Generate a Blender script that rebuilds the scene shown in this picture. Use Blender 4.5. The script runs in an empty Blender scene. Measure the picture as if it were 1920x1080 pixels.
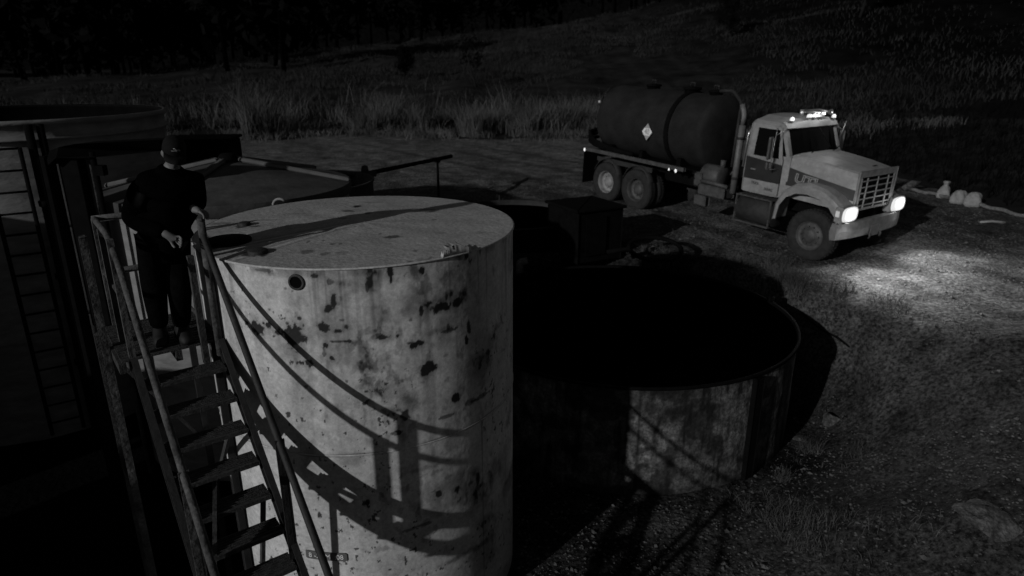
import bpy, math, random
import numpy as np
from mathutils import Vector, Matrix
random.seed(7); RNG = np.random.default_rng(11)
R = math.radians
S = bpy.context.scene
COL = S.collection

# ------------------------------------------------------------------ camera numbers
F, PITCH, H = 1250.0, R(18.5), 5.6
CP, SP = math.cos(PITCH), math.sin(PITCH)
def ray(px, py):
    x, y = (px-960)/F, (py-540)/F
    return np.array([x, CP - y*SP, -SP - y*CP])

# ------------------------------------------------------------------ noise
def _hash(ix, iy, seed):
    n = (ix.astype(np.int64)*374761393 + iy.astype(np.int64)*668265263 + seed*2147483647) & 0xffffffff
    n = ((n ^ (n >> 13))*1274126177) & 0xffffffff
    return ((n ^ (n >> 16)) & 0xffff)/65535.0
def vnoise(x, y, seed=0):
    x = np.asarray(x, float); y = np.asarray(y, float)
    ix, iy = np.floor(x), np.floor(y); fx, fy = x-ix, y-iy
    fx = fx*fx*(3-2*fx); fy = fy*fy*(3-2*fy)
    a, b = _hash(ix, iy, seed), _hash(ix+1, iy, seed)
    c, d = _hash(ix, iy+1, seed), _hash(ix+1, iy+1, seed)
    return (a*(1-fx)+b*fx)*(1-fy) + (c*(1-fx)+d*fx)*fy
def fbm(x, y, seed=0, o=4):
    v, a, t = 0, .5, 0
    for i in range(o):
        v = v + a*vnoise(np.asarray(x)*2**i, np.asarray(y)*2**i, seed+i*17); t += a; a *= .55
    return v/t
def sstep(a, b, x):
    t = np.clip((x-a)/(b-a), 0, 1); return t*t*(3-2*t)

# ------------------------------------------------------------------ terrain
C1, R1, Z1 = (-1.55, 6.665), 1.558, 4.05        # white tank
C2, R2, Z2 = (1.85, 10.5), 2.75, 1.65          # sunken open tank
C3, R3, Z3 = (-8.45, 11.4), 2.38, 4.86          # tall tank at the left
CM, RM, ZM = (-4.13, 9.8), 1.67, 3.93          # ribbed-roof tank
CN, RN, ZN = (-4.4, 14.0), 1.45, 3.30
CQ, RQ, ZQ = (0.0, 15.4), 1.6, 2.30
def rect_d(x, y, x0, x1, y0, y1):
    dx = np.maximum(np.maximum(x0-x, x-x1), 0); dy = np.maximum(np.maximum(y0-y, y-y1), 0)
    return np.hypot(dx, dy)
def pit_d(x, y):
    a = rect_d(x, y, -40, -0.8, -30, 15.6)
    b = rect_d(x, y, -2, 2.6, -30, 8.2)
    c = np.maximum(np.hypot(x-C2[0], y-C2[1])-3.0, 0)
    return np.minimum(np.minimum(a, b), c)
def gz(x, y):
    x = np.asarray(x, float); y = np.asarray(y, float)
    d = pit_d(x, y)
    z = 1.75*sstep(0, .45 + 1.65*sstep(11.8, 9.2, y) + 2.6*sstep(10, 6, y), d)
    k = np.clip((y-37)/84, 0, 1.06)
    z = z + k*(9.0+.11*np.clip(x, -70, 120)) + .12*np.maximum(x-14.5, 0)*sstep(8, 40, y)
    n = fbm(x*.6, y*.6, 3)-.5
    rough = sstep(0.0, .8, d)
    z = z + n*(.10 + .28*rough*sstep(13, 9, y)) + (fbm(x*2.3, y*2.3, 9)-.5)*.07
    z = z + (fbm(x*.12, y*.12, 5)-.5)*2.2*sstep(40, 60, y)
    z = z + .30*sstep(12.6, 19.0, y)*sstep(0.3, 1.5, d)
    return z
def gz_flat(x, y): return float(gz(np.array([x]), np.array([y]))[0])
def gpt(px, py, tmin=4, tmax=260):
    r = ray(px, py); t = np.linspace(tmin, tmax, 6000)
    P = r[None, :]*t[:, None]; P[:, 2] += H
    g = gz(P[:, 0], P[:, 1]); below = np.where(P[:, 2] < g)[0]
    i = below[0] if len(below) else -1
    return P[i, 0], P[i, 1], float(g[i])
def at(px, py, Y):
    r = ray(px, py); t = Y/r[1]
    return Vector((r[0]*t, Y, H+r[2]*t))

# ------------------------------------------------------------------ materials
def mat(name, base, rough=.7, metal=0., var=.35, scale=6., bump=0., detail=8, emit=0., spec=.3, attr=None, stretch=None, bscale=None, fine=0., fscale=40):
    m = bpy.data.materials.new(name); m.use_nodes = True
    nt = m.node_tree; N = nt.nodes; L = nt.links
    b = N['Principled BSDF']
    b.inputs['Roughness'].default_value = rough; b.inputs['Metallic'].default_value = metal
    b.inputs['Specular IOR Level'].default_value = spec
    if emit:
        b.inputs['Base Color'].default_value = (base, base, base, 1)
        b.inputs['Emission Color'].default_value = (1, 1, 1, 1); b.inputs['Emission Strength'].default_value = emit
        return m
    tc = N.new('ShaderNodeTexCoord'); mp = N.new('ShaderNodeMapping')
    if stretch: mp.inputs['Scale'].default_value = stretch
    L.new(tc.outputs['Object'], mp.inputs['Vector'])
    nz = N.new('ShaderNodeTexNoise'); nz.inputs['Scale'].default_value = scale; nz.inputs['Detail'].default_value = detail
    nz.inputs['Roughness'].default_value = .65
    L.new(mp.outputs['Vector'], nz.inputs['Vector'])
    rp = N.new('ShaderNodeValToRGB')
    lo, hi = base*(1-var), base*(1+var)
    rp.color_ramp.elements[0].position = .3; rp.color_ramp.elements[0].color = (lo, lo, lo, 1)
    rp.color_ramp.elements[1].position = .72; rp.color_ramp.elements[1].color = (hi, hi, hi, 1)
    L.new(nz.outputs['Fac'], rp.inputs['Fac'])
    out = rp.outputs['Color']
    if fine:
        n3 = N.new('ShaderNodeTexNoise'); n3.inputs['Scale'].default_value = fscale; n3.inputs['Detail'].default_value = 5; n3.inputs['Roughness'].default_value = .75
        L.new(mp.outputs['Vector'], n3.inputs['Vector']); r3 = N.new('ShaderNodeValToRGB')
        r3.color_ramp.elements[0].position = .40; r3.color_ramp.elements[0].color = (1-fine,)*3+(1,)
        r3.color_ramp.elements[1].position = .64; r3.color_ramp.elements[1].color = (1+fine,)*3+(1,)
        L.new(n3.outputs['Fac'], r3.inputs['Fac']); m3_ = N.new('ShaderNodeMix'); m3_.data_type = 'RGBA'; m3_.blend_type = 'MULTIPLY'; m3_.inputs['Factor'].default_value = 1
        L.new(out, m3_.inputs['A']); L.new(r3.outputs['Color'], m3_.inputs['B']); out = m3_.outputs['Result']
    if attr:
        at_ = N.new('ShaderNodeAttribute'); at_.attribute_name = attr
        mx = N.new('ShaderNodeMix'); mx.data_type = 'RGBA'; mx.blend_type = 'MULTIPLY'; mx.inputs['Factor'].default_value = 1
        L.new(out, mx.inputs['A']); L.new(at_.outputs['Color'], mx.inputs['B']); out = mx.outputs['Result']
    L.new(out, b.inputs['Base Color'])
    if bump:
        n2 = N.new('ShaderNodeTexNoise'); n2.inputs['Scale'].default_value = bscale or scale*4; n2.inputs['Detail'].default_value = 6
        L.new(mp.outputs['Vector'], n2.inputs['Vector'])
        bp = N.new('ShaderNodeBump'); bp.inputs['Strength'].default_value = bump; bp.inputs['Distance'].default_value = .03
        L.new(n2.outputs['Fac'], bp.inputs['Height']); L.new(bp.outputs['Normal'], b.inputs['Normal'])
    return m

M = {}
M['tank_wall'] = mat('tank_wall', .46, .65, var=.16, scale=4, attr='stain', bump=.12, bscale=14, fine=.16, fscale=26)
M['tank_roof'] = mat('tank_roof', .30, .8, var=.16, scale=5, attr='stain', bump=.25, bscale=20, fine=.16, fscale=30)
M['hole'] = mat('hole', .004, 1, var=.1, spec=0)
M['weld'] = mat('weld', .34, .6, var=.4, scale=20)
M['rust'] = mat('rust', .035, .85, var=.7, scale=14, bump=.4)
M['dark_steel'] = mat('dark_steel', .016, .7, var=.5, scale=8, bump=.2)
M['black_steel'] = mat('black_steel', .003, .85, var=.4, scale=6, spec=.04)
M['oil'] = mat('oil', .0003, 1, var=.2, spec=0)
M['tread'] = mat('tread', .03, .7, var=.8, scale=22, bump=.5)
M['old_paint'] = mat('old_paint', .055, .85, var=.8, scale=5, bump=.5, fine=.3, fscale=45)
M['lit_strip'] = mat('lit_strip', .045, .85, var=.45, scale=4, bump=.3)
M['tall_wall'] = mat('tall_wall', .15, .8, var=.35, scale=2.2, stretch=(1, 1, 3), bump=.3, bscale=9)
M['low_wall'] = mat('low_wall', .17, .85, var=.75, scale=3.2, bump=.6, bscale=16)
M['ribbed_roof'] = mat('ribbed_roof', .045, .8, var=.5, scale=3, bump=.2)
M['rib'] = mat('rib', .09, .75, var=.3, scale=5)
M['pale_pipe'] = mat('pale_pipe', .10, .8, var=.6, scale=5, bump=.3, fine=.4)
M['dirt'] = mat('dirt', .064, .95, var=.6, scale=2.6, bump=1., bscale=13, detail=14, fine=.75, fscale=17, attr='tone', spec=.04)
M['road'] = mat('road', .064, .95, var=.6, scale=2.6, bump=1., bscale=13, detail=14, fine=.75, fscale=17, attr='tone', spec=.04)
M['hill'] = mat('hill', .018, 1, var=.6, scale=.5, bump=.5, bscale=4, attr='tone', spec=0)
M['grass'] = mat('grass', .05, .9, var=.9, scale=.9, spec=.1)
M['hill_grass'] = mat('hill_grass', .020, .9, var=.8, scale=.12, spec=.05)
M['reed'] = mat('reed', .062, .9, var=.9, scale=.45, spec=.1)
M['pebble'] = mat('pebble', .065, .9, var=.7, scale=1.5)
M['rock'] = mat('rock', .055, .95, var=.8, scale=7, bump=1., fine=.5, fscale=20)
M['bark'] = mat('bark', .004, .95, var=.5, scale=8)
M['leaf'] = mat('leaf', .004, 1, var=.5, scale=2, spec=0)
M['leaf_far'] = mat('leaf_far', .004, 1, var=.6, scale=.6, spec=0)
M['white_paint'] = mat('white_paint', .185, .45, var=.22, scale=2.2, spec=.35, fine=.14, fscale=12)
M['stripe'] = mat('stripe', .018, .4, var=.3, scale=4, spec=.4)
M['tank_black'] = mat('tank_black', .013, .8, var=.4, scale=2.5, spec=.12, fine=.25)
M['chrome'] = mat('chrome', .45, .35, metal=.85, var=.3, scale=8)
M['stack'] = mat('stack', .11, .6, metal=.3, var=.3, scale=5)
M['grille'] = mat('grille', .13, .5, var=.35, scale=10)
M['tyre'] = mat('tyre', .014, .85, var=.5, scale=12, bump=.4)
M['rim'] = mat('rim', .17, .6, var=.4, scale=9)
M['rim_dark'] = mat('rim_dark', .045, .6, var=.5, scale=9)
M['glass'] = mat('glass', .002, .15, var=.2, spec=.12)
M['lamp'] = mat('lamp', .3, emit=.60)
M['lamp_side'] = mat('lamp_side', .8, emit=.50)
M['lamp_dim'] = mat('lamp_dim', .5, emit=.10)
M['placard'] = mat('placard', .62, .5, var=.12, scale=20)
M['placard_grey'] = mat('placard_grey', .28, .5, var=.15, scale=20)
M['ink'] = mat('ink', .02, .7, var=.2)
M['pale_ink'] = mat('pale_ink', .17, .7, var=.3, scale=30)
M['emblem'] = mat('emblem', .22, .8, var=.3, scale=60)
M['bag'] = mat('bag', .17, .8, var=.35, scale=9, bump=.4)
M['skin'] = mat('skin', .115, .6, var=.15, scale=20)
M['coat'] = mat('coat', .0015, 1, var=.4, scale=20, spec=.0, bump=.2)
M['trousers'] = mat('trousers', .003, 1, var=.5, scale=9, spec=.0, bump=.3)
M['boot'] = mat('boot', .003, .7, var=.4, scale=15)
M['cap'] = mat('cap', .005, .9, var=.3, scale=20, spec=.1)
M['hair'] = mat('hair', .02, .8, var=.4, scale=60)
M['stick'] = mat('stick', .2, .8, var=.4, scale=8)

# ------------------------------------------------------------------ mesh helpers
class MB:
    def __init__(s): s.v = []; s.f = []; s.sm = []
    def add(s, vs, fs, smooth=False):
        o = len(s.v); s.v += [tuple(map(float, v)) for v in vs]
        s.f += [tuple(i+o for i in f) for f in fs]; s.sm += [smooth]*len(fs); return s
    def box(s, c, d, m=None, bev=0.):
        x, y, z = d[0]/2, d[1]/2, d[2]/2
        c = Vector(c); m = m or Matrix.Identity(3)
        if bev <= 0:
            vs = [c + m @ Vector((a*x, b*y, e*z)) for a in (-1, 1) for b in (-1, 1) for e in (-1, 1)]
            return s.add(vs, [(0,1,3,2),(4,6,7,5),(0,4,5,1),(2,3,7,6),(0,2,6,4),(1,5,7,3)])
        b = min(bev, x*.9, y*.9, z*.9); vs = []; 
        rings = [(z-0, x-b, y-b), (z-b, x, y), (-z+b, x, y), (-z, x-b, y-b)]
        for zz, xx, yy in rings:
            for (sx, sy) in ((1,1),(-1,1),(-1,-1),(1,-1)):
                vs += [c + m @ Vector((sx*xx-(sx*b if (sx*sy>0) else 0), sy*yy-(0 if (sx*sy>0) else sy*b), zz)),
                       c + m @ Vector((sx*xx-(0 if (sx*sy>0) else sx*b), sy*yy-(sy*b if (sx*sy>0) else 0), zz))]
        fs = []
        for k in range(3):
            for i in range(8):
                j = (i+1) % 8; fs.append((k*8+i, k*8+j, (k+1)*8+j, (k+1)*8+i))
        fs.append(tuple(range(7, -1, -1))); fs.append(tuple(range(24, 32)))
        return s.add(vs, fs)
    def bar(s, a, b, w, h, up=(0, 0, 1), bev=0.):
        a, b = Vector(a), Vector(b); d = b-a; L = d.length; d.normalize()
        side = d.cross(Vector(up)); side.normalize(); u = side.cross(d)
        m = Matrix((d, side, u)).transposed()
        return s.box((a+b)/2, (L, w, h), m, bev)
    def tube(s, pts, r, n=10, cap=True, smooth=True):
        pts = [Vector(p) for p in pts]; rs = r if isinstance(r, (list, tuple)) else [r]*len(pts)
        vs, fs = [], []; prev = None
        for i, p in enumerate(pts):
            t = (pts[min(i+1, len(pts)-1)]-pts[max(i-1, 0)]).normalized()
            if prev is None:
                u = t.orthogonal().normalized()
            else:
                u = (prev - t*prev.dot(t)); u = u.normalized() if u.length > 1e-6 else t.orthogonal().normalized()
            prev = u; w = t.cross(u)
            for k in range(n):
                a = 2*math.pi*k/n; vs.append(p + (u*math.cos(a)+w*math.sin(a))*rs[i])
        for i in range(len(pts)-1):
            for k in range(n):
                l = (k+1) % n; fs.append((i*n+k, i*n+l, (i+1)*n+l, (i+1)*n+k))
        if cap:
            fs.append(tuple(range(n-1, -1, -1))); fs.append(tuple(range((len(pts)-1)*n, len(pts)*n)))
        return s.add(vs, fs, smooth)
    def lathe(s, prof, c=(0, 0, 0), n=64, axis='z', a0=0, a1=2*math.pi, smooth=True):
        full = abs(a1-a0-2*math.pi) < 1e-6; m = n if full else n+1
        vs, fs = [], []; c = Vector(c)
        for (r, z) in prof:
            for k in range(m):
                a = a0+(a1-a0)*k/n; p = (r*math.cos(a), r*math.sin(a), z)
                if axis == 'y': p = (p[0], p[2], p[1])
                if axis == 'x': p = (p[2], p[0], p[1])
                vs.append(c+Vector(p))
        for i in range(len(prof)-1):
            for k in range(n):
                l = (k+1) % m
                if not full and k+1 > n: continue
                fs.append((i*m+k, i*m+l, (i+1)*m+l, (i+1)*m+k))
        return s.add(vs, fs, smooth)
    def loft(s, secs, cap=True, smooth=False, closed=True):
        n = len(secs[0]); vs = [p for q in secs for p in q]; fs = []
        for i in range(len(secs)-1):
            for k in range(n if closed else n-1):
                l = (k+1) % n; fs.append((i*n+k, i*n+l, (i+1)*n+l, (i+1)*n+k))
        if cap: fs.append(tuple(range(n-1, -1, -1))); fs.append(tuple(range((len(secs)-1)*n, len(secs)*n)))
        return s.add(vs, fs, smooth)
    def prism(s, poly, off):
        n = len(poly); poly = [Vector(p) for p in poly]; off = Vector(off)
        return s.loft([poly, [p+off for p in poly]])
    def build(s, name, m, parent=None):
        me = bpy.data.meshes.new(name); me.from_pydata(s.v, [], s.f)
        me.polygons.foreach_set('use_smooth', s.sm); me.update()
        me.materials.append(m)
        import bmesh
        bm = bmesh.new(); bm.from_mesh(me); bmesh.ops.recalc_face_normals(bm, faces=bm.faces); bm.to_mesh(me); bm.free()
        o = bpy.data.objects.new(name, me); COL.objects.link(o)
        if parent: o.parent = parent
        return o
def raw(name, V, Fq, m, parent=None, smooth=True, attr=None):
    V = np.asarray(V, np.float32); Fq = np.asarray(Fq, np.int32)
    me = bpy.data.meshes.new(name); k = Fq.shape[1]
    me.vertices.add(len(V)); me.vertices.foreach_set('co', V.ravel())
    me.loops.add(Fq.size); me.loops.foreach_set('vertex_index', Fq.ravel())
    me.polygons.add(len(Fq)); me.polygons.foreach_set('loop_start', np.arange(0, Fq.size, k, dtype=np.int32))
    me.polygons.foreach_set('use_smooth', np.full(len(Fq), smooth))
    me.update(calc_edges=True); me.validate()
    if attr:
        for nm, val in attr.items():
            a = me.color_attributes.new(nm, 'FLOAT_COLOR', 'POINT')
            c = np.ones((len(V), 4), np.float32); c[:, :3] = np.asarray(val, np.float32)[:, None]
            a.data.foreach_set('color', c.ravel())
    me.materials.append(m)
    o = bpy.data.objects.new(name, me); COL.objects.link(o)
    if parent: o.parent = parent
    return o
def empty(name, loc=(0, 0, 0), rz=0):
    o = bpy.data.objects.new(name, None); COL.objects.link(o); o.location = loc; o.rotation_euler = (0, 0, rz)
    o.empty_display_size = .2; return o
def tag(o, label=None, cat=None, group=None, kind=None):
    if label: o['label'] = label
    if cat: o['category'] = cat
    if group: o['group'] = group
    if kind: o['kind'] = kind
    return o
def copy_tree(o, parent=None):
    c = o.copy(); COL.objects.link(c)
    if parent: c.parent = parent
    for ch in list(o.children): copy_tree(ch, c)
    return c
def text_mesh(name, body, size, m, parent, mtx, depth=.004, bold=0.):
    cu = bpy.data.curves.new(name, 'FONT'); cu.body = body; cu.size = size; cu.extrude = depth; cu.offset = bold
    cu.align_x = 'CENTER'; cu.align_y = 'CENTER'; cu.resolution_u = 3
    t = bpy.data.objects.new(name+'_curve', cu); COL.objects.link(t)
    dg = bpy.context.evaluated_depsgraph_get(); dg.update()
    me = bpy.data.meshes.new_from_object(t.evaluated_get(dg)); bpy.data.objects.remove(t); bpy.data.curves.remove(cu)
    me.transform(mtx); me.materials.clear(); me.materials.append(m); me.name = name
    o = bpy.data.objects.new(name, me); COL.objects.link(o); o.parent = parent
    return o
def arc(c, r, a0, a1, n, z=0): return [(c[0]+r*math.cos(a0+(a1-a0)*i/n), c[1]+r*math.sin(a0+(a1-a0)*i/n), z) for i in range(n+1)]

# ================================================================== GROUND
def axis(dense0, dense1, step, lo, hi, g=1.13):
    a = list(np.arange(dense0, dense1+1e-6, step)); s = step
    while a[-1] < hi: s *= g; a.append(a[-1]+s)
    s = step; b = [a[0]]
    while b[-1] > lo: s *= g; b.append(b[-1]-s)
    return np.array(b[:0:-1]+a)
xs = axis(-13, 17, .14, -260, 300, 1.08); ys = axis(-1, 24, .14, -60, 420, 1.06)
GX, GY = np.meshgrid(xs, ys); GZ = gz(GX, GY)
nx, ny = len(xs), len(ys)
idx = np.arange(nx*ny).reshape(ny, nx)
quads = np.stack([idx[:-1, :-1], idx[:-1, 1:], idx[1:, 1:], idx[1:, :-1]], -1).reshape(-1, 4)
VG = np.stack([GX.ravel(), GY.ravel(), GZ.ravel()], -1)
cx = VG[quads].mean(1)
jit = (fbm(cx[:, 0]*.8, cx[:, 1]*.8, 21)-.5)
d = pit_d(cx[:, 0], cx[:, 1])
road = (d + jit*1.6 > 1.7) & (cx[:, 0] + jit*.9 < 12.9) & (cx[:, 1] + jit*4 + 9*(fbm(cx[:, 0]*.13, cx[:, 1]*0+3, 22)-.5) < 36.5) & (cx[:, 0] > -60) & (cx[:, 1] + jit*3 > 9.6 - np.maximum(cx[:,0]-7.0,0)*2.4)
hill = (~road) & ((cx[:, 1] > 33) | ((cx[:, 0] > 12.5) & (cx[:, 1] > 4)))
grd = ~(road | hill)
# tone = soil colour plus painted hillside shade: oil-darkened floor near the tanks, wheel tracks, pale dry patches
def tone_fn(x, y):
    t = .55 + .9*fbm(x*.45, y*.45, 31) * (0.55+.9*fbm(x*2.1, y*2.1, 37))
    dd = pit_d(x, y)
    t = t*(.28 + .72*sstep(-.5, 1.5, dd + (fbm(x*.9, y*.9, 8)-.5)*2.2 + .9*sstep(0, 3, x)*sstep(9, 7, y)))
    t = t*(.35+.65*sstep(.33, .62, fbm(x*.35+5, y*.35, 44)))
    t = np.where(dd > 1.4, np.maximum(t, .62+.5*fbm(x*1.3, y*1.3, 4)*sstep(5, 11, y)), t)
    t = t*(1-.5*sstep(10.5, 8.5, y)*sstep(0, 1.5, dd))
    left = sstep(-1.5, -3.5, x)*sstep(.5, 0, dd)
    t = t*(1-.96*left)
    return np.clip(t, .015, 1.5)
def road_m(x, y):
    j = (fbm(x*.8, y*.8, 21)-.5)
    return np.minimum(np.minimum(pit_d(x, y)+j*1.6-1.7, 12.9-x-.9*j), np.minimum(36.5-y-4*j-9*(fbm(x*.13, y*0+3, 22)-.5), y+3*j-(9.6-np.maximum(x-7.0, 0)*2.4)))
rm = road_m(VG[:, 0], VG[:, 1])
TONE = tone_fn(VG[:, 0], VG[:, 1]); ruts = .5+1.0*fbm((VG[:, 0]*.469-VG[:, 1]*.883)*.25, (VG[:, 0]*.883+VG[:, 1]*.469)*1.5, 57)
TONE = TONE*np.where(VG[:, 1] > 34, (1-.8*sstep(11, 34, VG[:, 0]))*(.6+.9*fbm(VG[:, 0]*.09, VG[:, 1]*.05, 59)), 1)  # hillside darkened towards the right: shade put into the ground colour
lat = (VG[:, 0]-7.0)*math.sin(R(55)) + (VG[:, 1]-14.0)*math.cos(R(55)) + .35*np.sin(VG[:, 1]*.22)
for off_, dp_ in ((1.0, .5), (-1.0, .5), (2.9, .3), (-3.3, .35), (4.6, .3)):
    TONE = TONE; ruts = ruts*(1-dp_*np.exp(-((lat-off_)/.26)**2)*(.3+1.0*fbm(VG[:, 0]*.6, VG[:, 1]*.6, 87)))*(1+.25*np.exp(-((np.abs(lat-off_)-.42)/.13)**2))
far = sstep(17, 26, VG[:, 1])
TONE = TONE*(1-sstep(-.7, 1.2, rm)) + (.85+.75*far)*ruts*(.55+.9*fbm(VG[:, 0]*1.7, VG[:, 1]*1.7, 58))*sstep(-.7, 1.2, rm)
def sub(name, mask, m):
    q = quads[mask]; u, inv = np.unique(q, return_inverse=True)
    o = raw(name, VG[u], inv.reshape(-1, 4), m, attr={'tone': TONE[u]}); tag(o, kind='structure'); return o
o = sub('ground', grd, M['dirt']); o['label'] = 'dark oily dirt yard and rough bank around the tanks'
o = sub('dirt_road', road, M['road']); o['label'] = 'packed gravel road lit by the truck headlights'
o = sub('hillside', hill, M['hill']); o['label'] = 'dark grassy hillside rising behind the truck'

def blades(name, X, Y, hgt, wid, m, lean=.25, tip=.15, seg=1, z0=None):
    n = len(X); Z = gz(X, Y)-.03 if z0 is None else z0
    a = RNG.uniform(0, 2*np.pi, n); b = RNG.uniform(0, 2*np.pi, n)
    h = hgt*RNG.uniform(.55, 1.15, n); w = wid*RNG.uniform(.6, 1.3, n)
    ln = lean*h*RNG.uniform(.1, 1, n)
    dx, dy = np.cos(a)*w/2, np.sin(a)*w/2; lx, ly = np.cos(b)*ln, np.sin(b)*ln
    P = [np.stack([X-dx, Y-dy, Z], -1), np.stack([X+dx, Y+dy, Z], -1),
         np.stack([X+dx*.8+lx*.35, Y+dy*.8+ly*.35, Z+h*.6], -1), np.stack([X-dx*.8+lx*.35, Y-dy*.8+ly*.35, Z+h*.6], -1),
         np.stack([X+dx*tip+lx, Y+dy*tip+ly, Z+h], -1), np.stack([X-dx*tip+lx, Y-dy*tip+ly, Z+h], -1)]
    V = np.stack(P, 1).reshape(-1, 3); base = np.arange(n)[:, None]*6
    Fq = np.concatenate([base+np.array([0, 1, 2, 3]), base+np.array([3, 2, 4, 5])])
    return raw(name, V, Fq, m, smooth=False)
# tall pale reeds along the far edge of the road
n = 14000
X = RNG.uniform(-26, 22, n); Y = 36.6 - 9*(fbm(X*.13, X*0+3, 22)-.5) + RNG.normal(.2, 1.0, n)
keep = fbm(X*.5, Y*.5, 18) > .45
o = blades('edge_grass', X[keep], Y[keep], .38, .03, M['reed'], lean=1.2); tag(o, 'short ragged grass at the foot of the reeds', 'grass', kind='stuff')
n = 44000
X = RNG.uniform(-24, 26, n); Y = 37.0 - 9*(fbm(X*.13, X*0+3, 22)-.5) + RNG.gamma(1.6, 1.5, n) + (fbm(X*.3, X*0, 2)-.5)*3
keep = fbm(X*.62, Y*.5, 12) + .12*(fbm(X*2.2, Y*1.4, 13)-.5) + .10*sstep(-16, -4, X) - .6*sstep(4, 10, X) > .56
o = blades('reeds', X[keep], Y[keep], 2.1*(.12+1.3*fbm(X[keep]*.45, Y[keep]*.3, 19)**1.3), .028, M['reed'], lean=.8); tag(o, 'tall pale dry reeds along the far edge of the road', 'reeds', kind='stuff')
# field grass over the hill
n = 190000
X = RNG.uniform(-75, 115, n); Y = 38 + 88*RNG.uniform(0, 1, n)**1.25
keep = (np.abs(X) < Y*.9+8) & (RNG.uniform(0, 1, n) > .85*sstep(14, 45, X)) & (fbm(X*.11, Y*.11, 23) + .25*fbm(X*.6, Y*.6, 24) > .55)
o = blades('field_grass', X[keep], Y[keep], .42*(.3+1.4*fbm(X[keep]*.2, Y[keep]*.2, 29)), .05, M['hill_grass'], lean=.9); tag(o, 'rough dry grass covering the dark hillside', 'grass', kind='stuff')
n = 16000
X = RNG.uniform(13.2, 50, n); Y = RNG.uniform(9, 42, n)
o = blades('verge_grass', X, Y, .5, .04, M['leaf'], lean=.5); tag(o, 'weeds beyond the pale pipe kerb, coloured dark as if in shade', 'grass', kind='stuff')  # near-black leaf colour stands in for shade on the right
# weeds on the bank by the sunken tank
n = 90000
X = RNG.uniform(2.2, 9.5, n); Y = RNG.uniform(4.5, 11.6, n)
dd = pit_d(X, Y); T2d = np.hypot(X-C2[0], Y-C2[1])
keep = (fbm(X*1.1, Y*1.1, 14) + .30*fbm(X*3.6, Y*3.6, 15) > .90) & (T2d > R2+.25) & (road_m(X, Y) < -.1)
o = blades('bank_weeds', X[keep], Y[keep], .11, .007, M['grass'], lean=1.3, tip=.2); tag(o, 'short dry weeds on the bank beside the sunken tank', 'weeds', kind='stuff')
n = 22000
a_ = RNG.uniform(-1.2, 1.3, n); q_ = R2+.25+RNG.gamma(1.5, .45, n); X = C2[0]+np.cos(a_)*q_; Y = C2[1]+np.sin(a_)*q_
keep = (fbm(X*1.3, Y*1.3, 33) > .60) & (road_m(X, Y) < .3)
o = blades('tank_weeds', X[keep], Y[keep], .20, .007, M['grass'], lean=1.2); tag(o, 'taller dry weeds ringing the right side of the sunken tank', 'weeds', kind='stuff')
n = 26000
X = RNG.uniform(-2.5, 6, n); Y = RNG.uniform(13.6, 27, n)
keep = (fbm(X*.7, Y*.7, 16) > .5) & (pit_d(X, Y) > .1) & (road_m(X, Y) < .1) & (X < 4) & (np.hypot(X-2.7, Y-13.9) > 2.0) & (np.hypot(X-CQ[0], Y-CQ[1]) > RQ+.2)
o = blades('bank_grass', X[keep], Y[keep], .4, .02, M['grass'], lean=.8, tip=.2); tag(o, 'dark grass on the bank behind the white tank', 'grass', kind='stuff')
# gravel
def stones(name, X, Y, r, m, flat=.6):
    n = len(X); Z = gz(X, Y)
    base = np.array([(1,0,0),(-1,0,0),(0,1,0),(0,-1,0),(0,0,1),(0,0,-1)], float)
    tri = np.array([(0,2,4),(2,1,4),(1,3,4),(3,0,4),(2,0,5),(1,2,5),(3,1,5),(0,3,5)])
    V = base[None]*RNG.uniform(.6, 1.3, (n, 6, 1))*r[:, None, None]; V[:, :, 2] *= flat
    a = RNG.uniform(0, 6.28, n); c, s_ = np.cos(a)[:, None], np.sin(a)[:, None]
    V = np.stack([V[:, :, 0]*c-V[:, :, 1]*s_, V[:, :, 0]*s_+V[:, :, 1]*c, V[:, :, 2]], -1)
    V += np.stack([X, Y, Z+r*.15], -1)[:, None]
    Fq = (np.arange(n)[:, None, None]*6+tri[None]).reshape(-1, 3)
    return raw(name, V.reshape(-1, 3), Fq, m, smooth=False)
n = 60000
X = RNG.uniform(-1, 12.5, n); Y = 4.5 + 17*RNG.uniform(0, 1, n)**1.3
T2d = np.hypot(X-C2[0], Y-C2[1]); T1d = np.hypot(X-C1[0], Y-C1[1])
keep = (T2d > R2+.06) & (T1d > R1+.1) & (fbm(X*.7, Y*.7, 51) + .3*vnoise(X*4, Y*4, 2) > .55)
X, Y = X[keep], Y[keep]; r = .004 + .008*RNG.gamma(1.1, .8, len(X))
o = stones('gravel', X, Y, np.minimum(r, .05), M['pebble']); tag(o, 'loose gravel scattered over the yard and road', 'gravel', kind='stuff')

# ================================================================== WHITE TANK
def cyl_hit(px, py, c, r):
    q = ray(px, py); A = q[0]**2+q[1]**2; B = -(q[0]*c[0]+q[1]*c[1]); Cc = c[0]**2+c[1]**2-r*r
    D = B*B-A*Cc
    if D < 0: return None
    t = (-B-math.sqrt(D))/A; p = q*t
    return math.atan2(p[1]-c[1], p[0]-c[0]), p[2]+H
t1 = empty('storage_tank', (C1[0], C1[1], 0))
tag(t1, 'tall white steel tank with rust spots and stair shadows, nearest the camera', 'storage tank')
# wall, painted white with its own stains
th = np.concatenate([np.linspace(-math.pi, 0.35, 760), np.linspace(.35, math.pi, 60)[1:-1]])
zz = np.linspace(-.1, Z1, 420)
TH, ZZ = np.meshgrid(th, zz); U = TH*R1
st = .86 + .22*(fbm(U*1.6, ZZ*.55, 61)-.5) + .25*(fbm(U*5, ZZ*1.2, 62)-.5)
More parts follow.
